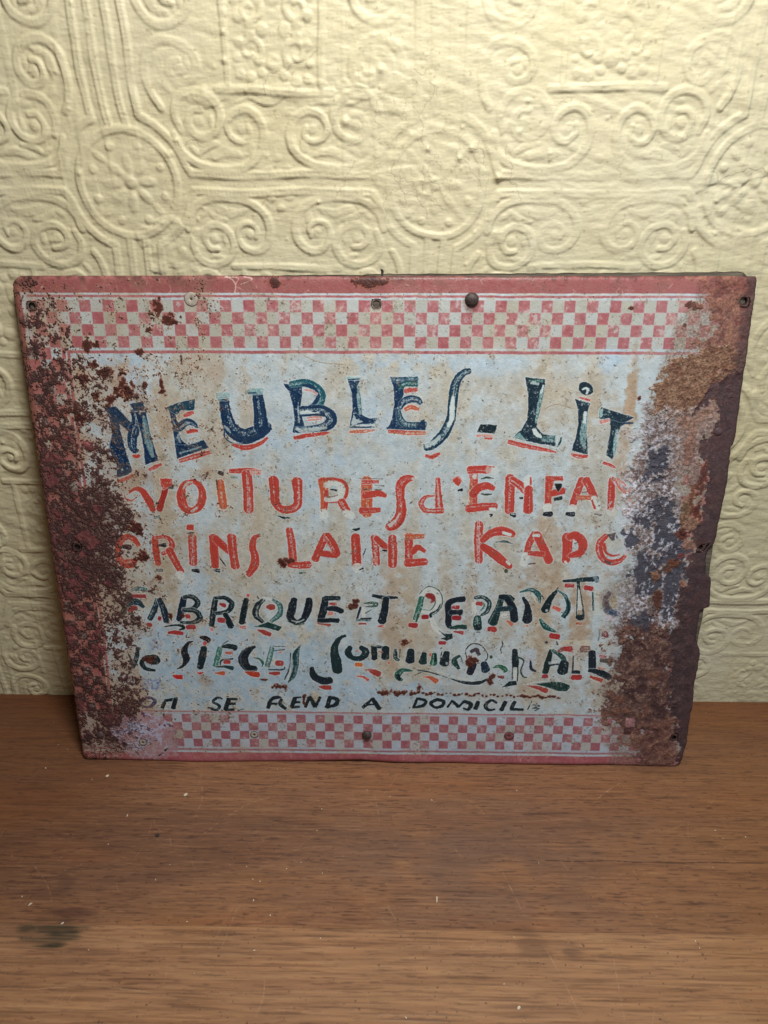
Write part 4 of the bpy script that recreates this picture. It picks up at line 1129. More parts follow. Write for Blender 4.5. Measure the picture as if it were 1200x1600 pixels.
sk([(560, 1048), (508, 1080), (540, 1116), (600, 1104), (614, 1064), (560, 1048)], [24, 28, 20, 26, 26, 24], GREEN)
sk([(690, 1056), (648, 1116)], [14, 18], GREEN); sk([(690, 1062), (742, 1110)], [20, 26], GREEN, halo=0); sk([(742, 1110), (790, 1062)], [18, 18], GREEN, halo=0); sk([(790, 1062), (848, 1088), (825, 1132), (782, 1122)], [20, 30, 24, 12], GREEN, halo=0)
sk([(912, 1066), (886, 1128)], [28, 32], GREEN); sk([(1068, 1074), (1018, 1056), (972, 1098), (992, 1135), (1052, 1132)], [18, 22, 28, 22, 14], GREEN, (-.2, .15, .2)); sk([(1142, 1066), (1106, 1138)], [28, 34], GREEN)
FR = 'B4'
sk([(0, 228), (60, 238), (112, 330), (125, 425)], [34, 50, 60, 58], C(18, 36, 46), halo=.3); sk([(-20, 338), (90, 325)], [34, 36], C(22, 52, 62), halo=.2); sk([(65, 430), (108, 465)], [16, 28], LORG, dry=.1); sk([(30, 385), (60, 385)], 22, GHOST, a=.8)
sk([(200, 232), (238, 310), (235, 425)], [20, 46, 76], C(20, 34, 46)); sk([(172, 190), (262, 166), (328, 205), (345, 278)], [8, 24, 40, 12], C(26, 76, 80), (.1, .4, .55)); sk([(215, 210), (280, 210), (310, 270)], [10, 24, 10], PALE, dry=.4, halo=0, a=.7); sk([(360, 215), (378, 245)], 5, GREEN, halo=0); sk([(200, 472), (240, 474)], [10, 14], C(196, 130, 96), dry=.4)
sk([(490, 172), (432, 240), (386, 338)], [20, 44, 66], C(18, 34, 40)); sk([(492, 170), (560, 222), (585, 320), (540, 395)], [8, 24, 36, 30], C(30, 78, 80), (-.1, .4, .65)); sk([(575, 240), (588, 340), (550, 405)], [8, 16, 14], GREEN, halo=0); sk([(345, 415), (385, 478), (475, 524)], [18, 46, 10], C(28, 80, 78), (-.3, .4, .5)); sk([(398, 340), (402, 346)], 18, PALE, halo=0, a=.8)
sk([(455, 312), (512, 340)], [24, 28], C(204, 90, 76), dry=.25); sk([(436, 558), (498, 566)], [38, 38], C(192, 52, 50))
sk([(540, 95), (680, 84), (830, 74)], [16, 34, 40], C(24, 44, 50)); sk([(810, 62), (830, 95)], [24, 26], C(90, 110, 126), dry=.4, halo=0)
sk([(670, 95), (672, 150)], [26, 20], GREEN, halo=.3); sk([(664, 120), (654, 390)], 8, GREEN); sk([(676, 130), (716, 380)], 9, GREEN, halo=0); sk([(674, 170), (684, 330)], [14, 34], GHOST, halo=0, a=.9); sk([(668, 390), (692, 402), (700, 380)], [40, 44, 30], GREEN, (0, .1, .1), halo=.3); sk([(662, 375), (705, 372)], [10, 10], C(130, 120, 90), halo=0, dry=.4)
sk([(562, 130), (628, 130)], [32, 34], C(190, 54, 50), dry=.15); sk([(728, 148), (782, 158)], [30, 34], C(190, 54, 50)); sk([(652, 452), (698, 455)], [20, 22], C(170, 80, 50), dry=.2)
sk([(795, 190), (798, 340)], [16, 14], C(20, 60, 66)); sk([(822, 190), (826, 360)], [44, 42], C(200, 206, 196), halo=0, dry=.2, a=.8)
sk([(935, 192), (902, 260), (925, 345), (985, 372), (1035, 358)], [36, 44, 66, 46, 24], C(78, 80, 92), dry=.2, halo=.2); sk([(940, 350), (1000, 372)], [40, 30], C(44, 74, 110), dry=.4, halo=0); sk([(1010, 250), (1010, 320)], [60, 70], C(206, 214, 222), dry=.3, halo=0, a=.8); sk([(930, 400), (975, 420)], [34, 30], C(206, 196, 210), halo=0, a=.9); sk([(965, 250), (985, 300)], [50, 50], C(190, 176, 140), halo=0, a=.8)
sk([(890, 540), (915, 560)], [44, 30], C(116, 50, 56), dry=.3, halo=0); sk([(845, 505), (850, 545), (840, 600)], [8, 16, 8], C(110, 130, 150), dry=.4, halo=0)
sk([(128, 680), (132, 760), (135, 830)], [36, 50, 44], GREEN); sk([(112, 820), (108, 930)], 8, GREEN, halo=0); sk([(158, 760), (150, 945)], 9, GREEN, halo=0); sk([(132, 830), (128, 930)], [30, 30], GHOST, halo=0, a=.9); sk([(150, 735), (206, 770), (180, 850), (200, 905), (230, 912)], [10, 12, 8, 12, 8], C(26, 60, 56), halo=.3)
sk([(275, 690), (250, 800), (230, 880)], [70, 80, 60], C(190, 204, 220), halo=0, a=.7, rough=3); sk([(262, 770), (268, 835), (308, 860)], [10, 24, 10], C(26, 44, 60), halo=.3); pg([(20, 997), (80, 945), (142, 938), (150, 975), (100, 985)], C(20, 42, 48))
sk([(436, 682), (412, 780), (388, 870)], [28, 48, 46], C(22, 44, 44)); sk([(450, 680), (535, 740), (555, 800)], [20, 34, 40], C(30, 70, 68), (-.1, .4, .5)); sk([(550, 790), (535, 860)], [56, 70], GREEN, (-.2, .2, .2), halo=.3); sk([(402, 812), (500, 798)], [12, 12], GREEN, halo=0); sk([(420, 790), (480, 780)], [20, 24], PALE, halo=0, dry=.5, a=.7)
sk([(372, 905), (400, 903)], [26, 28], C(176, 60, 64)); sk([(545, 668), (604, 670)], [30, 38], C(192, 60, 56)); sk([(500, 690), (530, 672)], [20, 30], C(130, 70, 60), dry=.3, halo=0)
sk([(490, 622), (630, 612), (770, 620)], [36, 44, 36], C(206, 198, 178), halo=0, a=.7, rough=2.5); sk([(655, 620), (656, 850)], [50, 52], C(196, 196, 190), halo=0, a=.8, rough=2); sk([(626, 730), (622, 858)], [8, 10], GREEN, halo=0); sk([(618, 866), (680, 868)], [24, 28], GREEN, halo=.3); sk([(622, 912), (684, 912)], [34, 38], C(192, 56, 52)); sk([(700, 670), (752, 672)], [40, 44], C(124, 74, 58), dry=.4, halo=0)
sk([(785, 700), (788, 845)], [54, 56], C(20, 36, 48)); sk([(758, 852), (850, 868), (935, 912)], [22, 54, 48], C(18, 34, 46)); sk([(865, 762), (950, 775)], [40, 40], C(84, 82, 78), halo=.2); sk([(852, 728), (900, 742)], [20, 26], C(180, 96, 104), dry=.3, halo=0); sk([(772, 905), (870, 940)], [20, 30], C(200, 70, 50), (0, .3, .4)); sk([(835, 832), (895, 840)], [12, 18], C(190, 100, 80), dry=.5); sk([(985, 908), (1065, 915)], [36, 36], C(144, 66, 62), a=.8, halo=0)
pg([(290, 965), (430, 945), (540, 956), (598, 978), (600, 1000), (570, 1030), (500, 1030), (430, 1005)], C(24, 58, 56), spk=.10); sk([(230, 985), (320, 1000), (398, 1030)], [4, 28, 40], LRED, (-.2, .2, .2)); sk([(200, 975), (330, 955), (430, 950)], [8, 20, 14], GHOST, halo=0, a=.7)
sk([(132, 1120), (98, 1182)], [24, 28], GREEN); sk([(95, 1186), (200, 1190)], [20, 20], GREEN, halo=0)
sk([(275, 1118), (238, 1190)], 7, C(40, 60, 66)); sk([(282, 1150), (325, 1152), (345, 1160), (300, 1168)], 7, C(40, 60, 66)); sk([(282, 1178), (340, 1180), (300, 1198)], 7, C(40, 60, 66), halo=0); sk([(395, 612), (402, 616)], 16, C(50, 60, 76), halo=0); sk([(485, 605), (492, 635)], [8, 12], C(60, 70, 90), halo=0)
FR = 'P'


# ---- wear ------------------------------------------------------------
RB0, RB1, RB2, RB3 = C(56, 34, 34), C(92, 52, 44), C(150, 104, 82), C(176, 140, 118)


def table_field(us, vs, T):
    T = np.asarray(T, np.float32)
    row = np.stack([np.interp(Uc[0], us, T[j]) for j in range(len(vs))])
    out = np.empty((CH, CW), np.float32)
    jf = np.interp(Vc[:, 0], vs, np.arange(len(vs)))
    j0 = np.clip(jf.astype(int), 0, len(vs) - 2)
    f = (jf - j0)[:, None]
    return row[j0] * (1 - f) + row[j0 + 1] * f


us = [0, 15, 35, 60, 85, 110, 140, 170, 210, 1000]
vs = [0, 30, 60, 95, 130, 170, 215, 260, 310, 370, 430, 480, 540, 590, 640, 690, 730, 755, 768]
LT = [[.45, .40, .25, .10, .05, .02, .0, .0, .0, .0],
      [.45, .42, .30, .22, .06, .05, .0, .0, .0, .0],
      [.52, .44, .42, .28, .14, .14, .05, .05, .04, .0],
      [.60, .52, .50, .42, .22, .22, .08, .10, .06, .0],
      [.55, .54, .56, .44, .30, .34, .26, .14, .06, .0],
      [.52, .54, .56, .46, .32, .36, .30, .14, .02, .0],
      [.55, .56, .58, .50, .42, .42, .26, .06, .0, .0],
      [.60, .58, .62, .54, .52, .48, .22, .02, .0, .0],
      [.64, .68, .74, .74, .76, .70, .32, .06, .0, .0],
      [.64, .70, .80, .86, .84, .78, .42, .10, .0, .0],
      [.62, .66, .74, .80, .82, .74, .30, .06, .0, .0],
      [.54, .54, .54, .58, .66, .58, .24, .06, .0, .0],
      [.52, .50, .48, .50, .60, .54, .30, .12, .0, .0],
      [.52, .52, .48, .52, .56, .48, .18, .04, .0, .0],
      [.54, .54, .56, .62, .72, .60, .22, .02, .0, .0],
      [.54, .56, .66, .74, .76, .60, .18, .02, .0, .0],
      [.50, .54, .66, .72, .66, .40, .12, .0, .0, .0],
      [.40, .46, .52, .45, .30, .15, .04, .0, .0, .0],
      [.45, .52, .42, .36, .20, .10, .04, .0, .0, .0]]
den = table_field(us, vs, LT)
den = den + side_white * .20 * sst(380, 480, Vc) + side_white * .12
den[:, :] -= sst(96, 118, Uc) * sst(330, 380, Vc) * .12
for (u, v, ru, rv, a) in ((112, 402, 22, 30, .34), (128, 235, 30, 60, .16), (122, 482, 22, 30, .28), (135, 566, 24, 26, .22), (142, 640, 26, 16, .25), (140, 318, 26, 24, .22)):
    den[:, :] -= a * np.exp(-((Uc - u) / ru) ** 2 - ((Vc - v) / rv) ** 2)
den[:, :] += .05 * sst(62, 50, Uc) * sst(90, 120, Vc) * sst(330, 250, Vc)
field = .34 * n12 + .40 * n6 + .46 * n3 + .48 * n1
r = (den - .53) * 3.4 + field
m1 = sst(-.15, .35, r)                     # rust-stained skin
m2 = sst(.35, .85, r + .25 * n1)           # scab
m3 = sst(1.2, 2.1, r + .6 * n12)
left = sst(330, 250, Uc)
soft = sst(-1.5, .3, (den - .50) * 3.6 + .6 * n25 + .3 * n12) * left
blend(img, soft * .30, C(160, 122, 98))
blend(img, sst(64, 56, Uc) * sst(60, 130, Vc) * .38 * sst(-1.2, .6, n12 + n6), C(116, 60, 60))
ring = np.clip(sst(-.45, .0, r + .4 * n1) - m1, 0, 1) * left
blend(img, ring * .60, C(172, 122, 88))
blend(img, m1 * left * .88, C(96, 58, 52))
blend(img, m1 * left * sst(.3, 1.5, -n3 + .5 * n1) * .55, C(160, 122, 104))
blend(img, m2 * left * .84, C(66, 39, 39))
blend(img, m2 * left * sst(.5, 1.6, n1 + .5 * n3) * .55, C(110, 68, 58))
blend(img, m3 * left * .75, C(48, 32, 38))
blend(img, m2 * left * sst(.7, 1.7, n25) * .4, C(96, 52, 44))
blend(img, left * sst(.60, .80, den + .05 * n12) * .50, C(70, 44, 43))
blend(img, left * sst(.60, .80, den + .05 * n12) * sst(.9, 1.7, .7 * n1 + .6 * n3) * .6, C(166, 132, 116))
# grains of paint that survive inside the rust
grains = sst(.75, 1.5, .8 * n1 + .5 * n3 - .7 * m3 + .3 * n12) * (m1 * left) * sst(60, 110, Uc)
blend(img, grains * .45, C(170, 140, 128))
rose = sst(.95, 1.5, n12 + .45 * n6 + .2 * n3) * sst(92, 70, Uc) * sst(160, 240, Vc) * sst(745, 640, Vc)
blend(img, rose * .75, C(160, 82, 86))
blend(img, rose * sst(.6, 1.4, n3 + n1 * .5) * .5, C(100, 56, 54))
blend(img, sst(12, 3, Uc + 3 * n6) * sst(-1.0, .8, n12 + n6) * .6, C(110, 70, 68))
rust_h += left * (m1 * .35 + m2 * .45 + .15 * m1 * n3)

# upper left corner and top band dirt
blend(img, sst(26, 0, Vc) * sst(.3, 1.8, n25 + .7 * n12) * .45, C(104, 70, 62))
blend(img, sst(5, 0, Vc + 2 * n6) * .75, C(104, 66, 62))
blend(img, sst(150, 0, Uc) * sst(24, 8, Vc) * sst(-.5, 1, n12) * .5, C(100, 60, 54))


def blot(x, y, rx, ry, a=.9, dens=0.0, col=None, col2=None, h=.4, rag=1.0):
    (u, v), = mm([(x, y)])
    ru, rv = rx * .92, ry * .98 * (1 + (y - 700) / 3000)
    R_ = 2.6
    x0, x1 = int((u - ru * R_ - 4 - U0) * S), int((u + ru * R_ + 4 - U0) * S)
    y0, y1 = int((v - rv * R_ - 4 - V0) * S), int((v + rv * R_ + 4 - V0) * S)
    x0, y0, x1, y1 = max(x0, 0), max(y0, 0), min(x1, CW), min(y1, CH)
    sl = (slice(y0, y1), slice(x0, x1))
    d = 1 - np.hypot((Uc[sl] - u) / ru, (Vc[sl] - v) / rv)
    q = d * 2.2 + rag * (.45 * n6[sl] + .45 * n3[sl] + .15 * n1[sl]) + dens
    sub = img[sl]
    k0 = sst(-.35, .2, q)
    k1 = sst(.1, .5, q)
    k2 = sst(.9, 1.5, q + .3 * n3[sl])
    c1_ = C(150, 88, 58) if col2 is None else col2
    c0_ = C(84, 42, 36) if col is None else col
    sub += (k0 * a * .6)[..., None] * (c1_ - sub)
    sub += (k1 * a)[..., None] * (c0_ - sub)
    sub += (k2 * a * .6)[..., None] * (c0_ * .7 - sub)
    rust_h[sl] += h * k1


for b_ in ((246, 480, 7, 16), (262, 497, 14, 10), (275, 503, 6, 4), (218, 548, 8, 6), (231, 516, 5, 4), (136, 540, 7, 9),
           (155, 471, 3, 4), (150, 540, 5, 5), (146, 570, 6, 4), (168, 582, 9, 7), (190, 600, 7, 16), (183, 610, 10, 6), (200, 612, 7, 9),
           (206, 600, 4, 5), (227, 600, 4, 5), (253, 600, 4, 9), (254, 612, 7, 4), (258, 617, 4, 4), (283, 562, 3, 8), (173, 576, 4, 4), (172, 623, 8, 8),
           (130, 590, 8, 9), (120, 650, 12, 10), (150, 620, 9, 8), (215, 825, 13, 9), (224, 868, 8, 10), (246, 902, 6, 5), (285, 962, 4, 3),
           (445, 876, 15, 6), (440, 880, 8, 7), (550, 946, 9, 5), (555, 940, 5, 5), (548, 950, 5, 3), (632, 1004, 9, 6), (440, 1072, 12, 5),
           (412, 1062, 6, 3), (476, 1086, 4, 3), (475, 1092, 3, 10), (231, 1031, 9, 8), (266, 962, 5, 5), (738, 1030, 8, 6), (730, 1036, 6, 5),
           (765, 1065, 6, 7), (768, 1056, 5, 5), (1088, 480, 8, 5), (1077, 476, 8, 5), (1068, 508, 3, 3), (987, 481, 4, 3),
           (1000, 620, 3, 3), (999, 622, 4, 3), (580, 440, 24, 9), (430, 440, 12, 6)):
    blot(*b_)
# rust run above the last line
for k in range(46):
    x = 592 + k * 6.2
    blot(x, 1080 + 8.5 * (k / 46) + 1.5 * math.sin(k * 1.7), 5.5 if k < 9 or 34 < k < 46 else 3.6, 4.6 if k < 9 else 2.4, .85, -.1 if k % 7 else -.9)
blot(655, 1073, 5, 7)

# ---- right-hand damage -----------------------------------------------
rs_x0 = int((740 - U0) * S)
slR = (slice(0, CH), slice(rs_x0, CW))
XR = (Uc[slR] - U0) * S + 7 * n12[slR] + 4 * n3[slR]
YR = (Vc[slR] - V0) * S + 7 * np.roll(n12, 300, 0)[slR] + 4 * np.roll(n3, 300, 0)[slR]
q12, q6, q3, q1, q25, qf = n12[slR], n6[slR], n3[slR], n1[slR], n25[slR], nf[slR]
imR = img[slR]
hR = rust_h[slR]


def region(pts, frame='P'):
    global FR
    FR = frame
    P = tex(ab(pts))
    FR = 'P'
    x0, x1 = max(int(P[:, 0].min() - 60) - rs_x0, 0), min(int(P[:, 0].max() + 60) - rs_x0, XR.shape[1])
    y0, y1 = max(int(P[:, 1].min() - 60), 0), min(int(P[:, 1].max() + 60), CH)
    D = np.full(XR.shape, -60.0, np.float32)
    if x1 > x0:
        D[y0:y1, x0:x1] = -sdf(P, XR[y0:y1, x0:x1], YR[y0:y1, x0:x1])
    return D                     # positive inside, texels


def lay(D, soft, a, col):
    m = sst(-soft, soft, D) * a
    imR[...] = imR + m[..., None] * (col - imR)
    return m


# warm dirty skin that spreads from the damage
Dz = region([(1035, 556), (1092, 440), (1190, 420), (1190, 800), (1120, 1210), (950, 1210), (950, 1120), (935, 1080), (960, 1000), (945, 920),
             (990, 860), (990, 800), (995, 700), (1010, 640)])
lay(Dz + 14 * q12 + 8 * q3 + 5 * q1, 26, .35, C(172, 142, 124))
# rust red top corner with tan scabs
Dt = region([(1092, 420), (1190, 420), (1190, 600), (1130, 610), (1098, 575), (1085, 552), (1108, 528), (1122, 490), (1104, 455)])
m = lay(Dt + 12 * q12 + 10 * q6 + 5 * q3, 14, .80, C(142, 88, 76))
blend(imR, m * sst(.2, 1.2, q6 + .5 * q12) * .7, C(178, 132, 106))
blend(imR, m * sst(.6, 1.4, -q6 - .3 * q3) * .7, C(92, 48, 44))
blend(imR, m * sst(1.2, 1.9, q3 + q1 * .4) * .5, C(196, 164, 146))
hR += m * (.3 + .25 * q6)
Dt2 = region([(1000, 430), (1190, 424), (1190, 470), (1120, 480), (1060, 452)])
m = lay(Dt2 + 14 * q12, 40, .28, C(160, 96, 84))
# orange granular field
Do = region([(290, 500), (295, 330), (400, 195), (520, 60), (700, 10), (1000, 0), (1010, 160), (940, 220), (850, 220), (740, 330), (660, 450), (600, 540),
             (470, 560), (380, 500)], 'B6')
m = lay(Do + 4 * q3 + 2 * q1, 3, .95, C(142, 104, 80))
blend(imR, m * sst(.1, 1.1, q3 * .7 + q1 * .5) * .70, C(184, 150, 126))
blend(imR, m * sst(.3, 1.3, -q3 * .7 - q1 * .5 + .3 * q12) * .75, C(102, 68, 52))
blend(imR, m * sst(.4, 1.6, q12) * .35, C(140, 84, 64))
rim_ = sst(4, 0, np.abs(Do)) * .35
blend(imR, rim_, C(206, 196, 180))
hR += m * (.30 + .22 * q3 + .10 * q1)
# pale scabby rose-grey field below it
Dg = region([(400, 480), (640, 480), (780, 430), (830, 500), (800, 600), (700, 740), (700, 850), (620, 900), (540, 1010), (440, 1290), (80, 1290), (130, 900),
             (230, 700), (330, 560)], 'B6')
m = lay(Dg + 6 * q6 + 4 * q3 + 3 * q1, 7, .92, C(160, 138, 130))
blend(imR, m * sst(.2, 1.1, q3 * .5 + q1 * .5 + q6 * .4) * .75, C(200, 186, 182))
blend(imR, m * sst(.4, 1.3, -q3 * .6 + .3 * q12 - q1 * .5) * .75, C(110, 80, 72))
blend(imR, m * sst(720, 560, YR / S + V0 + 300) * 0, C(180, 130, 110))
Dgo = region([(640, 520), (790, 440), (840, 500), (780, 620), (640, 700), (520, 700), (480, 580)], 'B6')
blend(imR, sst(-8, 30, Dgo + 8 * q6) * .55, C(176, 128, 102))
hR += m * (.25 + .2 * q3)
# the white-flecked band along the lettering, lower down
Dw = region([(1003, 640), (1040, 650), (1060, 760), (1072, 800), (1070, 900), (1066, 985), (1010, 1010), (958, 1000), (958, 965), (966, 935), (975, 905),
             (990, 860), (985, 820), (992, 740)])
m = lay(Dw + 8 * q6 + 5 * q3 + 4 * q1, 10, .85, C(148, 136, 134))
blend(imR, m * sst(.2, 1.0, q3 * .55 + q1 * .6 + q6 * .3) * .85, C(206, 208, 218))
blend(imR, m * sst(.4, 1.3, -q3 * .6 - .6 * q1 + .3 * q12) * .8, C(96, 70, 68))
hR += m * (.2 + .2 * q3)
# brown scab, bottom right
Db = region([(1000, 960), (1045, 985), (1052, 1010), (1046, 1060), (1050, 1120), (1046, 1200), (1000, 1200), (1000, 1150), (955, 1128), (940, 1105), (945, 1085),
             (962, 1070), (955, 1030), (965, 1000)])
m = lay(Db + 10 * q12 + 8 * q6 + 6 * q3 + 4 * q1, 9, .90, C(96, 64, 60))
blend(imR, m * sst(.3, 1.3, q3 * .6 + q6 * .5 + q1 * .5) * .75, C(168, 138, 118))
blend(imR, m * sst(.1, 1.2, -q12 - .5 * q6 - .3 * q3) * .8, C(62, 40, 42))
blend(imR, m * sst(.9, 1.6, q12 + .3 * q6) * .5, C(140, 86, 62))
hR += m * (.3 + .25 * q6 + .1 * q3)
Db2 = region([(960, 1125), (1000, 1135), (1056, 1120), (1060, 1200), (980, 1205), (985, 1170)])
m = lay(Db2 + 10 * q12 + 8 * q6 + 5 * q3, 12, .72, C(136, 92, 80))
blend(imR, m * sst(.4, 1.4, q6 + .5 * q3) * .6, C(176, 136, 110))
blend(imR, m * sst(.5, 1.4, -q6 - .5 * q12) * .8, C(76, 44, 42))
# slate patches of bare metal with a wandering outline
for (x, y, rx, ry) in ((1026, 716, 12, 16), (1036, 708, 7, 8), (1016, 742, 10, 6), (1030, 790, 16, 12), (1012, 812, 17, 10), (1046, 830, 17, 22),
                       (1058, 868, 12, 16), (986, 842, 9, 12), (1035, 846, 16, 12), (1003, 896, 22, 16), (1010, 880, 18, 13), (1022, 908, 16, 12),
                       (1046, 918, 12, 26), (1058, 890, 10, 12), (1040, 950, 10, 12), (1002, 968, 11, 11), (1052, 850, 12, 30), (1030, 735, 8, 12),
                       (978, 835, 6, 8), (1006, 918, 12, 10)):
    (u, v), = tex([(x, y)])
    d = np.hypot((XR - u) / (rx * 2.25), (YR - v) / (ry * 2.3))
    m_ = sst(1.10, .94, d + .13 * q6 + .09 * q3 + .03 * q1)
    blend(imR, m_ * .95, C(76, 80, 94) + 0)
    blend(imR, m_ * sst(.8, 1.6, q3 + .5 * q1) * .20, C(120, 120, 130))
    hR -= m_ * .15
# white enamel shreds scraped across the slate
rw = np.random.default_rng(9)
for k in range(150):
    x, y = rw.choice([rw.normal(1015, 14), rw.normal(1048, 8), rw.normal(975, 8), rw.normal(1000, 20)]), rw.uniform(720, 1000)
    L = rw.uniform(3, 13)
    an = rw.normal(-1.1, .5) if y < 900 else rw.normal(-1.5, .5)
    FR = 'P'
    sk([(x, y), (x + L * .5 * math.cos(an) + rw.normal() * 1.2, y + L * .5 * math.sin(an)), (x + L * math.cos(an), y + L * math.sin(an))],
       [.8, rw.uniform(1.2, 3.0), .6], C(206, 206, 218) if rw.random() < .8 else C(180, 200, 205), halo=0, a=.85, rough=2.2)
for k in range(200):
    cx_, cy_ = ((1000, 790), (1042, 765), (1020, 850), (1062, 835), (972, 950), (1000, 945), (1030, 960), (988, 815), (1012, 700), (990, 760))[k % 10]
    x, y = rw.normal(cx_, 9), rw.normal(cy_, 12)
    L, an = rw.uniform(3, 11), rw.normal(-1.2, .6)
    sk([(x, y), (x + L * .5 * math.cos(an) + rw.normal() * 1.5, y + L * .5 * math.sin(an)), (x + L * math.cos(an), y + L * math.sin(an))],
       [1.0, rw.uniform(1.8, 4.6), .8], C(212, 212, 224), halo=0, a=.8, rough=2.8)
# red and tan crust beside the dark strip
for (x, y, rx, ry, c0, c1) in ((1078, 785, 10, 30, C(128, 78, 60), C(168, 122, 88)), (1088, 800, 8, 26, C(112, 52, 44), C(150, 90, 66)),
                               (1070, 800, 6, 30, C(140, 110, 84), C(176, 146, 112)), (1078, 820, 12, 14, C(186, 142, 118), C(160, 110, 90)),
                               (1068, 833, 10, 8, C(104, 50, 42), C(150, 90, 70)), (1078, 850, 10, 12, C(190, 146, 126), C(160, 100, 84)),
                               (1050, 880, 10, 8, C(120, 70, 46), C(86, 46, 38)), (1042, 888, 8, 7, C(104, 60, 42), C(150, 100, 70)),
                               (1022, 898, 8, 10, C(158, 116, 90), C(120, 74, 60)), (1026, 938, 8, 17, C(108, 62, 44), C(80, 44, 38)),
                               (1066, 912, 5, 7, C(190, 140, 112), C(110, 60, 50)), (1096, 745, 12, 24, C(110, 60, 52), C(160, 104, 86)),
                               (1076, 700, 8, 20, C(168, 128, 112), C(130, 84, 74)), (1084, 740, 9, 16, C(176, 150, 140), C(130, 90, 80)),
                               (1062, 868, 6, 5, C(150, 70, 74), C(120, 60, 60))):
    blot(x, y, rx, ry, .92, .1, c0, c1, h=.25)
# dark maroon strip where the enamel has gone
Dm = region([(1200, 560), (1157, 580), (1130, 592), (1108, 606), (1093, 622), (1084, 650), (1096, 640), (1110, 628), (1122, 634), (1127, 648), (1118, 664),
             (1104, 680), (1098, 700), (1102, 722), (1106, 745), (1100, 790), (1090, 830), (1086, 862), (1076, 874), (1070, 890), (1072, 905), (1066, 925),
             (1058, 945), (1050, 985), (1046, 1010), (1047, 1040), (1044, 1080), (1048, 1110), (1056, 1130), (1060, 1160), (1056, 1190), (1060, 1212), (1120, 1212), (1200, 900)])
Dm = Dm - 3 * q6
m = lay(Dm, 3.0, .97, C(80, 60, 64))
low = sst(600, 1000, YR)
blend(imR, m * low * .55, C(60, 48, 54))
blend(imR, m * sst(.2, 1.5, q12 + .4 * q6) * .35, C(100, 72, 72))
blend(imR, m * sst(1.6, 2.2, q3 + .5 * q1) * .35, C(150, 120, 116))
blend(imR, m * sst(330, 120, YR) * .5, C(110, 62, 60))
blend(imR, sst(5, 0, np.abs(Dm)) * .25, C(60, 34, 34))
blend(imR, m * sst(.9, 2.2, vnoise(CH, CW, 30, 3, 777)[slR]) * .25, C(110, 92, 96))
blend(imR, m * sst(.6, 1.6, q25 + .5 * q6) * .35, C(96, 56, 52))
blend(imR, m * sst(.9, 1.8, q6 + .6 * q3) * .35, C(104, 78, 78))
blend(imR, m * sst(.7, 1.7, -q6 - .5 * q3) * .40, C(52, 38, 42))
blend(imR, m * sst(10, 2, Dm) * sst(.1, 1.2, q3 + q6) * .6, C(126, 74, 58))
hR += m * (.06 * q3 + .05 * q6)
hR -= sst(-3, 3, Dm) * .35
# rounded, worn right edge
edge = sst(986, 996, Uc[slR] + 3 * q6)
blend(imR, edge * .75, C(84, 62, 64))
# survivors of the print in the scab
FR = 'P'
pg([(977, 1121), (991, 1121), (991, 1135), (977, 1135)], C(190, 138, 142), halo=0)
pg([(974, 1137), (986, 1137), (985, 1147), (974, 1147)], C(84, 48, 50), halo=0)
pg([(972, 1149), (984, 1148), (984, 1160), (972, 1160)], C(160, 150, 140), halo=0, a=.8)
# bottom left: pale scraped patch with pink margin
(u, v), = mm([(228, 1150)])
d = np.hypot((Uc - u) / 50, (Vc - v) / 40) + .12 * n12 + .08 * n6
mm_ = sst(1.08, .95, d)
blend(img, mm_ * .80, C(176, 140, 148))
blend(img, mm_ * sst(-.2, .8, n6 + .5 * n3 + 1.4 * sst(.9, .3, np.hypot((Uc - u + 8) / 38, (Vc - v + 16) / 26))) * .8, C(190, 196, 222))
blend(img, mm_ * sst(.9, 1.5, n3 + .5 * n1) * .8, C(96, 66, 74))
(u, v), = mm([(190, 1170)])
d = np.hypot((Uc - u) / 75, (Vc - v) / 20) + .25 * n12 + .2 * n6
blend(img, sst(1.1, .6, d) * sst(-.2, .9, n3 + n6 * .4) * .75, C(190, 160, 152))
FR = 'C3'
pg([(1045, 1435), (1088, 1400), (1062, 1440), (1050, 1450)], INK, halo=0, rough=2)
pg([(990, 1485), (1035, 1455), (1015, 1475), (1000, 1492)], INK, halo=0, rough=2)
# violet-blue smear by the last lines
FR = 'B1'
for q in range(60):
    x, y = rw.normal(320, 65), rw.normal(915, 28)
    sk([(x, y), (x + rw.uniform(10, 34), y + rw.uniform(-6, 14))], [3, rw.uniform(5, 12), 2], C(104, 120, 168), halo=0, a=.55, rough=2)
for q in range(22):
    x, y = rw.normal(345, 28), rw.normal(580, 30)
    sk([(x, y), (x + rw.uniform(5, 20), y + rw.uniform(5, 24))], [3, rw.uniform(5, 10), 2], C(110, 124, 168), halo=0, a=.5, rough=2)
FR = 'P'

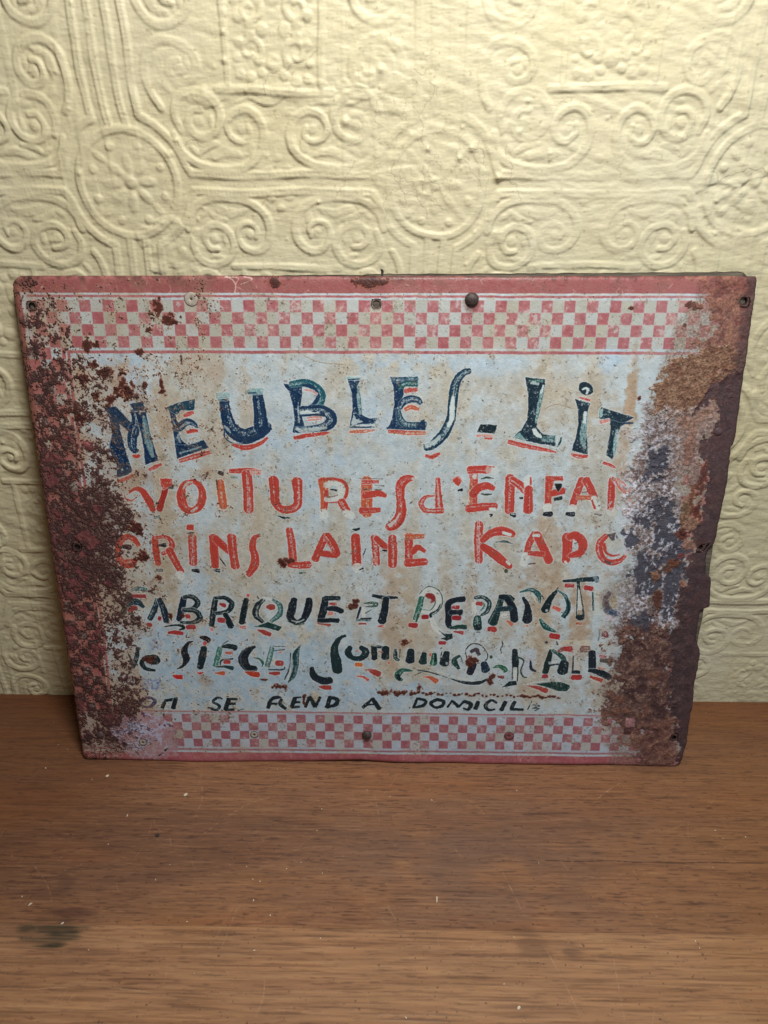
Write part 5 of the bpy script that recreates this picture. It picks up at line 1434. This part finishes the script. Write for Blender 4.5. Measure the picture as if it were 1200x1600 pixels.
# ---- fine dirt everywhere --------------------------------------------
rim_dirt = sst(1.55, 2.3, N(2.2, 201, 2) + .45 * n12)
blend(img, rim_dirt * .40, C(120, 104, 84))
pin = sst(2.3, 2.9, vnoise(CH, CW, 2.0, 2.0, 202) + .35 * n12)
blend(img, pin * .75, C(62, 48, 42))
craze = np.abs(N(7, 203, 3))
craze2 = sst(.045, .0, craze) * sst(.2, 1.0, n12 + .5 * n25)
blend(img, craze2 * .28, C(96, 84, 72))
rd = np.random.default_rng(303)
for k in range(330):
    x, y = rd.uniform(130, 1000), rd.uniform(555, 1108)
    L, an = rd.uniform(1.2, 6), rd.uniform(0, 3.14)
    sk([(x, y), (x + L * .5 * math.cos(an) + rd.normal() * .6, y + L * .5 * math.sin(an) + rd.normal() * .6), (x + L * math.cos(an), y + L * math.sin(an))],
       [.1, rd.uniform(.4, 1.4), .1], C(58, 52, 48) if rd.random() < .7 else C(110, 74, 52), halo=0, a=rd.uniform(.4, .9), rough=1.2)
for k in range(70):      # pale scratches on the red band
    x = rd.uniform(60, 1100)
    y, L = (rd.uniform(432, 456), rd.uniform(3, 14)) if k % 2 else (rd.uniform(1178, 1190), rd.uniform(3, 10))
    an = rd.uniform(0, 3.14)
    sk([(x, y), (x + L * math.cos(an), y + L * math.sin(an))], [.1, .5, .1], C(214, 186, 176), halo=0, a=.5)
for (pts, w) in (([(352, 431), (364, 438), (368, 448), (366, 458)], 1.2), ([(350, 433), (372, 434), (366, 446)], 1.0), ([(380, 432), (394, 436), (376, 444)], 1.0),
                 ([(474, 556), (500, 566), (540, 570)], .8), ([(850, 640), (870, 632), (900, 640)], .7), ([(860, 820), (846, 845), (848, 835)], .7)):
    sk(pts, w, C(214, 190, 180) if pts[0][1] < 500 else C(150, 128, 104), halo=0, a=.8)

# rings of bruised enamel round the fixings
HOLES = [((48, 478), 4.6), ((588, 475), 4.8), ((1163, 470), 5.2), ((1053, 1153), 3.8), ((120, 855), 4.4), ((1095, 855), 3.4)]
for (p_, r_) in HOLES:
    (u, v), = mm([p_])
    dd = np.hypot(Uc - u, Vc - v) + .5 * n3
    blend(img, sst(r_ + 4.5, r_ + .5, dd) * .65, C(92, 60, 54))
    blend(img, sst(r_ + .7, r_ - .2, np.hypot(Uc - u, Vc - v)), C(22, 14, 13))  # dark of the open hole painted onto its walls
for (p_, r_) in (((737, 468), 9), ((573, 1148), 8)):
    (u, v), = mm([p_])
    blend(img, sst(r_ + 7, r_ - 1, np.hypot((Uc - u) * 1.2, Vc - v - 4) + .8 * n3) * .6, C(110, 62, 56))
(u, v), = mm([(60, 700)])

img_s = np.clip(img, 0.02, .98)
rust_mask = np.clip(m1 * left, 0, 1)
rust_mask[slR] = np.maximum(rust_mask[slR], sst(-10, 10, Dz))
rough_map = np.clip(.46 + .30 * rust_mask + .05 * n6 + .03 * n3 - .10 * 0, 0, 1)
rough_map[slR] -= .12 * sst(-3, 3, Dm)
hmap = np.clip(.5 + .30 * (rust_h - .3 * rust_mask) + .015 * n12 + .012 * n1, 0, 1)
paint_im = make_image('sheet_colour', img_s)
aux_im = make_image('sheet_relief', np.stack([rough_map, hmap, rust_mask], -1), srgb=False)

nt = NT('old_enamel_paint')
co = obj_coords(nt)
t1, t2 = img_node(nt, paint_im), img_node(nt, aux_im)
sp_ = nt.n('ShaderNodeSeparateColor')
nt.l(t2.outputs[0], sp_.inputs[0])
micro = nt.noise(co, 900, 3, .6)
rustn = nt.noise(co, 300, 5, .7)
c = nt.mix(nt.math('MULTIPLY', sp_.outputs[2], nt.ramp(rustn, [(.40, (.55, .55, .55)), (.62, (0, 0, 0))])), t1.outputs[0], (.045, .02, .016))
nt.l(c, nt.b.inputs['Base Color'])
nt.l(sp_.outputs[0], nt.b.inputs['Roughness'])
nt.b.inputs['Specular IOR Level'].default_value = .38
b1 = nt.bump(sp_.outputs[1], .0045, .9)
b2 = nt.bump(nt.math('MULTIPLY', rustn, sp_.outputs[2]), .0010, .7, b1)
b3 = nt.bump(micro, .00012, .5, b2)
nt.l(b3, nt.b.inputs['Normal'])
sheet_mat = nt.m

# ---- geometry ---------------------------------------------------------
sign = bpy.data.objects.new('enamel_sign', None)
COL.objects.link(sign)
LEAN = rad(10.723)
sign.location = (-.0094, -.1589, 0.0)
sign.rotation_euler = (-LEAN, 0, rad(.041))
tag(sign, 'rusty painted metal shop sign in French leaning against the cream wall', 'sign')

gx, gy = 335, 257
right_v = [0, 6, 90, 133, 189, 211, 229, 231, 248, 252, 286, 326, 371, 380, 384, 391, 424, 431, 434, 455, 478, 481, 483, 486, 519, 536, 548, 561, 578, 614, 645, 695, 719, 740, 755, 762, 768]
right_u = [998, 1000, 1001, 1001, 1002, 1002.5, 1001.5, 999, 998, 1000, 1000, 998.5, 996, 994, 989, 986.5, 989, 998, 999, 1001, 1003.4, 1002, 994, 990, 988.5, 990.5, 996, 1000, 999.3, 998, 999.5, 999, 1000, 997, 995.5, 992, 986]
bot_u = [0, 8, 60, 130, 200, 292, 378, 430, 463, 520, 612, 660, 718, 800, 861, 930, 992, 1003]
bot_v = [757, 766.5, 767.5, 768.4, 768.2, 767.6, 766.6, 764.2, 763.0, 766.0, 766.4, 767.6, 767.2, 766.8, 766.0, 768.2, 768.4, 766]
top_u = [-1, 3, 8, 300, 600, 1000]
top_v = [10, 3, .6, 0, .3, 0]
left_v = [0, 5, 14, 300, 760, 768]
left_u = [8, 1.5, 0, -.6, .3, 5]
rg = np.random.default_rng(4)
s_, t_ = np.meshgrid(np.linspace(0, 1, gx), np.linspace(0, 1, gy))
jr = np.convolve(rg.standard_normal(gy + 4), np.ones(3) / 3, 'same')[2:-2] * .7
jb = np.convolve(rg.standard_normal(gx + 8), np.ones(5) / 5, 'same')[4:-4] * .5
jl = np.convolve(rg.standard_normal(gy + 8), np.ones(7) / 7, 'same')[4:-4] * .5
Vn = t_ * SH
Ul = (np.interp(Vn[:, 0], left_v, left_u) + jl)[:, None]
Ur = (np.interp(Vn[:, 0], right_v, right_u) + jr)[:, None]
Ul = Ul - 6.5 * (1 - Vn[:, :1] / SH)
Ur = Ur + 4.5 * (1 - Vn[:, :1] / SH)
Ug = Ul + (Ur - Ul) * s_
Vt = np.interp(Ug[0], top_u, top_v)[None]
Vb = (np.interp(Ug[-1], bot_u, bot_v) - np.abs(jb) * .6)[None]
Vg = Vt + (Vb - Vt) * t_
# distances to the outline, for the rolled edge
dl, dr_, dt_, db_ = Ug - Ul, Ur - Ug, Vg - Vt, Vb - Vg


def roll(d, w, h):
    return h * np.clip((w - d) / w, 0, 1) ** 2


Yg = roll(dl, 7, .005) + roll(dt_, 5, .0025) + roll(db_, 7, .004) + roll(dr_, 3, .001)
Yg += .0013 * vnoise(gy, gx, 70, 80, 401) * sst(0, 60, np.minimum(np.minimum(dl, dr_), np.minimum(dt_, db_))) + .0004 * vnoise(gy, gx, 18, 22, 402)
Yg += roll(db_, 30, .0009) * vnoise(gy, gx, 400, 14, 403)
# thickness of scab and paint from the relief map
ii = np.clip(((Ug - U0) * S).astype(int), 0, CW - 1)
jj = np.clip(((Vg - V0) * S).astype(int), 0, CH - 1)
Yg -= .0010 * rust_h[jj, ii]
for (p_, r_) in HOLES + [((298, 467), 9), ((397, 1148), 6), ((795, 1150), 7), ((223, 1160), 6)]:
    (u, v), = mm([p_])
    Yg += .0016 * np.exp(-((Ug - u) ** 2 + (Vg - v) ** 2) / (13 ** 2))


def loc(u, v, y):
    return np.stack([(u - 500) / 1000, y, (SH - v) / 1000], -1)


Vv = loc(Ug, Vg, Yg).reshape(-1, 3)
uvU, uvV = Ug.ravel().copy(), Vg.ravel().copy()
faces = grid_faces(gy, gx)[:, ::-1].reshape(gy - 1, gx - 1, 4)
keep = np.ones((gy - 1, gx - 1), bool)
extraV, extraF = [], []
base_n = gx * gy
for (p_, r_) in HOLES:
    (u, v), = mm([p_])
    dd = (Ug - u) ** 2 + (Vg - v) ** 2
    j0, i0 = np.unravel_index(dd.argmin(), dd.shape)
    i0 = min(max(i0, 3), gx - 4)
    j0 = min(max(j0, 3), gy - 4)
    keep[j0 - 2:j0 + 2, i0 - 2:i0 + 2] = False
    loop = [(j0 - 2, i) for i in range(i0 - 2, i0 + 2)] + [(j, i0 + 2) for j in range(j0 - 2, j0 + 2)] + \
           [(j0 + 2, i) for i in range(i0 + 2, i0 - 2, -1)] + [(j, i0 - 2) for j in range(j0 + 2, j0 - 2, -1)]
    ids = [j * gx + i for j, i in loop]
    y_ = Yg[j0, i0] + .0001
    prev = ids
    for (rr, dy) in ((r_ * 1.22, -.0001), (r_, 0.0), (r_ * .96, .0006), (r_ * .93, .0020), (r_ * .90, .0062)):
        st_ = base_n + len(extraV)
        for (j, i) in loop:
            a = math.atan2(Vg[j, i] - v, Ug[j, i] - u)
            q = rr * (1 + .07 * math.sin(3 * a + u))
            extraV.append((u + q * math.cos(a), v + q * math.sin(a), y_ + dy))
        cur = list(range(st_, st_ + 16))
        for k in range(16):
            extraF.append((prev[k], prev[(k + 1) % 16], cur[(k + 1) % 16], cur[k]))
        prev = cur
F = faces[keep].reshape(-1, 4)
# turned-back rim all round
rim = [(0, i) for i in range(gx - 1)] + [(j, gx - 1) for j in range(gy - 1)] + [(gy - 1, i) for i in range(gx - 1, 0, -1)] + [(j, 0) for j in range(gy - 1, 0, -1)]
rid = [j * gx + i for j, i in rim]
st_ = base_n + len(extraV)
for (j, i) in rim:
    back = .0016 if i > gx - 3 else .005
    extraV.append((Ug[j, i] + (500 - Ug[j, i]) * .0006, Vg[j, i] + (384 - Vg[j, i]) * .0006, Yg[j, i] + back))
nr = len(rim)
for k in range(nr):
    extraF.append((rid[k], st_ + k, st_ + (k + 1) % nr, rid[(k + 1) % nr])[::-1])
eV = np.array(extraV)
Vall = np.vstack([Vv, loc(eV[:, 0], eV[:, 1], eV[:, 2])])
uvU = np.r_[uvU, eV[:, 0]]
uvV = np.r_[uvV, eV[:, 1]]
uvs = np.stack([(uvU - U0) / UW, 1 - (uvV - V0) / VH], -1)
Fall = np.vstack([F, np.array(extraF)])
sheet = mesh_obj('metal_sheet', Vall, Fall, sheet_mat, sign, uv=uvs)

# backing board
nt = NT('grey_old_wood')
co = obj_coords(nt)
g1 = nt.noise(co, 40, 8, .7, (.35, 2, 6))
cc = nt.ramp(g1, [(.30, (.035, .028, .022)), (.5, (.11, .09, .065)), (.72, (.24, .20, .145))])
nt.l(cc, nt.b.inputs['Base Color'])
nt.b.inputs['Roughness'].default_value = .85
nt.l(nt.bump(g1, .002, .8), nt.b.inputs['Normal'])
board_mat = nt.m
ou = [(6, 760), (6, 12), (120, 4.5), (300, .5), (520, -2.2), (720, -3.4), (900, -4.6), (978, -5.8), (985, -4.2), (993, 1.5), (996, 60), (997, 330),
      (999, 384), (999.5, 430), (999, 490), (996, 560), (994, 700), (988, 756)]
pts = []
for k in range(len(ou)):
    a, b = np.array(ou[k]), np.array(ou[(k + 1) % len(ou)])
    n_ = max(1, int(np.hypot(*(b - a)) / 9))
    for q in range(n_):
        pts.append(a + (b - a) * q / n_ + rg.normal(0, .35, 2))
bv, bf = [], []
n_ = len(pts)
for (y, inset) in ((.0065, 1.2), (.0058, 0), (.0185, 0), (.0195, 1.0)):
    for (u, v) in pts:
        dx, dz = (500 - u), (384 - v)
        L = math.hypot(dx, dz)
        bv.append(((u + dx / L * inset - 500) / 1000, y - (.004 if u > 300 and v < 8 else 0) * (y < .01), (SH - v - dz / L * inset) / 1000))
for q in range(3):
    for k in range(n_):
        bf.append((q * n_ + k, (q + 1) * n_ + k, (q + 1) * n_ + (k + 1) % n_, q * n_ + (k + 1) % n_))
bf.append(tuple(range(n_))[::-1])
bf.append(tuple(range(3 * n_, 4 * n_)))
mesh_obj('backing_board', bv, bf, board_mat, sign, smooth=False)

# metal bits
nt = NT('rusted_iron')
co = obj_coords(nt)
g1 = nt.noise(co, 260, 8, .7)
cc = nt.ramp(g1, [(.35, (.030, .020, .018)), (.55, (.075, .055, .050)), (.72, (.19, .11, .075))])
nt.l(cc, nt.b.inputs['Base Color'])
nt.b.inputs['Roughness'].default_value = .55
nt.b.inputs['Metallic'].default_value = .25
nt.l(nt.bump(g1, .0008, .8), nt.b.inputs['Normal'])
iron = nt.m
nt = NT('maroon_iron')
co = obj_coords(nt)
cc = nt.ramp(nt.noise(co, 200, 6, .6), [(.35, (.055, .03, .035)), (.65, (.11, .065, .065))])
nt.l(cc, nt.b.inputs['Base Color'])
nt.b.inputs['Roughness'].default_value = .6
maroon = nt.m
nt = NT('cream_washer_paint')
co = obj_coords(nt)
cc = nt.ramp(nt.noise(co, 300, 6, .6), [(.40, (.36, .30, .23)), (.60, (.46, .42, .36)), (.75, (.20, .12, .08))])
nt.l(cc, nt.b.inputs['Base Color'])
nt.b.inputs['Roughness'].default_value = .6
cream = nt.m
nt = NT('pink_washer_paint')
co = obj_coords(nt)
cc = nt.ramp(nt.noise(co, 260, 6, .6), [(.35, (.10, .03, .03)), (.60, (.30, .09, .10))])
nt.l(cc, nt.b.inputs['Base Color'])
nt.b.inputs['Roughness'].default_value = .6
pinkm = nt.m


def y_at(u, v):
    dd = (Ug - u) ** 2 + (Vg - v) ** 2
    return float(Yg.ravel()[dd.argmin()])


def fixing(name, px, prof, mat, label=None, wob=.02, seed=1, n=28):
    (u, v), = mm([px])
    V, Fc = lathe(prof, n, wob=wob, seed=seed)
    o = mesh_obj(name, V, Fc, mat, sign)
    o.location = ((u - 500) / 1000, y_at(u, v), (SH - v) / 1000)
    if label:
        o['label'] = label
    return o


R = .001
dome = lambda r, h: [(r * .97, -.5 * R), (r, .3 * R), (r * .97, h * .30), (r * .85, h * .58), (r * .62, h * .82), (r * .34, h * .95), (r * .10, h), (.0001, h)]
fixing('bolt_head', (737, 468), dome(9.4 * R, 6.2 * R), iron, 'largest dark domed bolt head, in the top border', .015, 1)
fixing('bolt_head', (573, 1148), dome(7.9 * R, 5.5 * R), iron, 'dark domed bolt head in the bottom border', .03, 2)
fixing('bolt_head', (1122, 674), dome(6.2 * R, 2.6 * R), maroon, 'flat maroon rivet head on the bare right edge', .02, 3)
fixing('bolt_head', (157, 1147), dome(6.4 * R, 3.0 * R), maroon, 'greyish rivet head sunk in rust near the lower left corner', .05, 4)
wash_prof = lambda r, ri, h: [(r * 1.0, -.4 * R), (r, h * .7), (r * .95, h), (ri * 1.15, h * .9), (ri, h * .6), (ri * .9, -.4 * R)]
w_ = fixing('washer', (298, 467), wash_prof(9.2 * R, 1.7 * R, 1.1 * R), cream, 'large cream painted washer with a rusty rim', .01, 5)
d_ = fixing('washer_rim', (298, 467), [(9.9 * R, -.3 * R), (9.9 * R, .7 * R), (9.3 * R, .9 * R), (9.0 * R, .3 * R)], iron, None, .01, 5)
d_.parent = w_
d_.location = (0, 0, 0)
e_ = fixing('washer_pin', (298, 467), [(1.7 * R, -.5 * R), (1.6 * R, .2 * R), (.01 * R, .3 * R)], iron, None, .03, 6, 12)
e_.parent = w_
e_.location = (0, 0, 0)
for (px, r, mt, lb) in (((397, 1148), 6.6, cream, 'small cream washer in the bottom border'), ((795, 1150), 8.0, pinkm, 'pink painted washer in the bottom border'),
                        ((223, 1160), 6.4, cream, 'rust ringed washer on the scraped lower left patch')):
    w_ = fixing('washer', px, wash_prof(r * R * .86, 2.0 * R, .9 * R), mt, lb, .03, int(px[0]))
    d_ = fixing('washer_rim', px, [(r * R * 1.02, -.3 * R), (r * R, .8 * R), (r * R * .9, .9 * R), (r * R * .84, .2 * R)], iron, None, .03, int(px[0]))
    d_.parent = w_
    d_.location = (0, 0, 0)
    e_ = fixing('washer_pin', px, [(2.2 * R, -.5 * R), (1.9 * R, .3 * R), (.6 * R, .7 * R), (.01 * R, .7 * R)], iron, None, .05, 6, 12)
    e_.parent = w_
    e_.location = (0, 0, 0)

# bent nail on the top edge
P = [(0, .004, -.006), (0, .0035, .001), (.0003, .003, .0045), (-.0005, .0018, .0065), (-.0012, .0005, .0072)]
V, Fc = [], []
for k, (x, y, z) in enumerate(P):
    rr = (.0017, .0017, .0019, .0019, .0012)[k]
    for q in range(8):
        a = q * math.pi / 4
        V.append((x + rr * math.cos(a), y + rr * math.sin(a) * .9, z + rr * .3 * math.sin(a)))
for k in range(len(P) - 1):
    for q in range(8):
        Fc.append((k * 8 + q, k * 8 + (q + 1) % 8, (k + 1) * 8 + (q + 1) % 8, (k + 1) * 8 + q))
Fc.append(tuple(range(8))[::-1])
Fc.append(tuple(range(32, 40)))
o = mesh_obj('bent_nail', V, Fc, iron, sign)
o.location = (.0012, 0, SH / 1000 + .001)

# ================================================================== small litter on the tabletop
nt = NT('flaked_paint')
co = obj_coords(nt)
cc = nt.ramp(nt.noise(co, 400, 4, .6), [(.35, (.62, .52, .38)), (.65, (.78, .72, .58))])
nt.l(cc, nt.b.inputs['Base Color'])
nt.b.inputs['Roughness'].default_value = .8
flake_mat = nt.m
nt = NT('dark_grit')
nt.b.inputs['Base Color'].default_value = (.03, .03, .03, 1)
nt.b.inputs['Roughness'].default_value = .7
grit_mat = nt.m
rf = random.Random(12)


def flake_mesh(rx, ry, h, rot, seed):
    q = random.Random(seed)
    n = 9
    V = []
    rr = [q.uniform(.65, 1.15) for _ in range(n)]
    for (k_, z) in ((1.0, .0001), (1.02, h * .55), (.8, h)):
        for i in range(n):
            a = 2 * math.pi * i / n
            x, y = rr[i] * k_ * rx * math.cos(a), rr[i] * k_ * ry * math.sin(a)
            V.append((x * math.cos(rot) - y * math.sin(rot), x * math.sin(rot) + y * math.cos(rot), z + (h * .3 * q.random() if z > h * .9 else 0)))
    Fc = []
    for r0 in range(2):
        for i in range(n):
            Fc.append((r0 * n + i, r0 * n + (i + 1) % n, (r0 + 1) * n + (i + 1) % n, (r0 + 1) * n + i))
    Fc.append(tuple(range(2 * n, 3 * n)))
    Fc.append(tuple(range(n))[::-1])
    return V, Fc


for k, (x, y, rx, ry, rot, lb) in enumerate((
        (-.317, -.225, .0034, .0026, .6, 'rounder cream paint flake on the tabletop, right of the one at the sign corner'),
        (-.455, -.190, .0032, .0019, .4, 'cream paint flake on the tabletop just below the lower left corner of the sign'),
        (.071, -.390, .0044, .0012, 1.45, 'upright sliver of cream paint near the middle of the tabletop'),
        (-.420, -.430, .0027, .0009, .7, 'thin curl of cream paint at the right end of the dark stain'),
        (-.475, -.405, .0034, .0010, .8, 'thin sliver of cream paint above left of the dark stain'),
        (.160, -.520, .0026, .0018, .9, 'cream paint crumb on the front plank near the bottom edge, right of centre'),
        (-.395, -.265, .0026, .0007, 1.5, 'tiny upright cream splinter on the left of the tabletop'))):
    V, Fc = flake_mesh(rx, ry, .0012, rot, k)
    o = mesh_obj('paint_flake', V, Fc, flake_mat, smooth=False)
    o.location = (x, y, .0002)
    tag(o, lb, 'paint flake', 'paint flakes fallen on the tabletop')
V, Fc = flake_mesh(.0036, .0028, .0016, .2, 99)
o = mesh_obj('dark_chip', V, Fc, grit_mat, smooth=False)
o.location = (-.338, -.298, .0002)
tag(o, 'dark grey chip lying on the tabletop below the left of the sign', 'chip')
V, Fc = [], []
for k in range(70):
    x, y = rf.uniform(-.6, .6), rf.uniform(-.56, -.03)
    if y > -.17 and abs(x) < .5:
        continue
    r = rf.uniform(.0003, .0009)
    v, f = flake_mesh(r * rf.uniform(1, 2.2), r, r * .6, rf.uniform(0, 3), k)
    b = len(V)
    V += [(a + x, c + y, d + .0002) for a, c, d in v]
    Fc += [tuple(i + b for i in ff) for ff in f]
o = mesh_obj('paint_crumbs', V, Fc, flake_mat, smooth=False)
tag(o, 'tiny cream paint crumbs scattered over the tabletop', 'crumbs', kind='stuff')
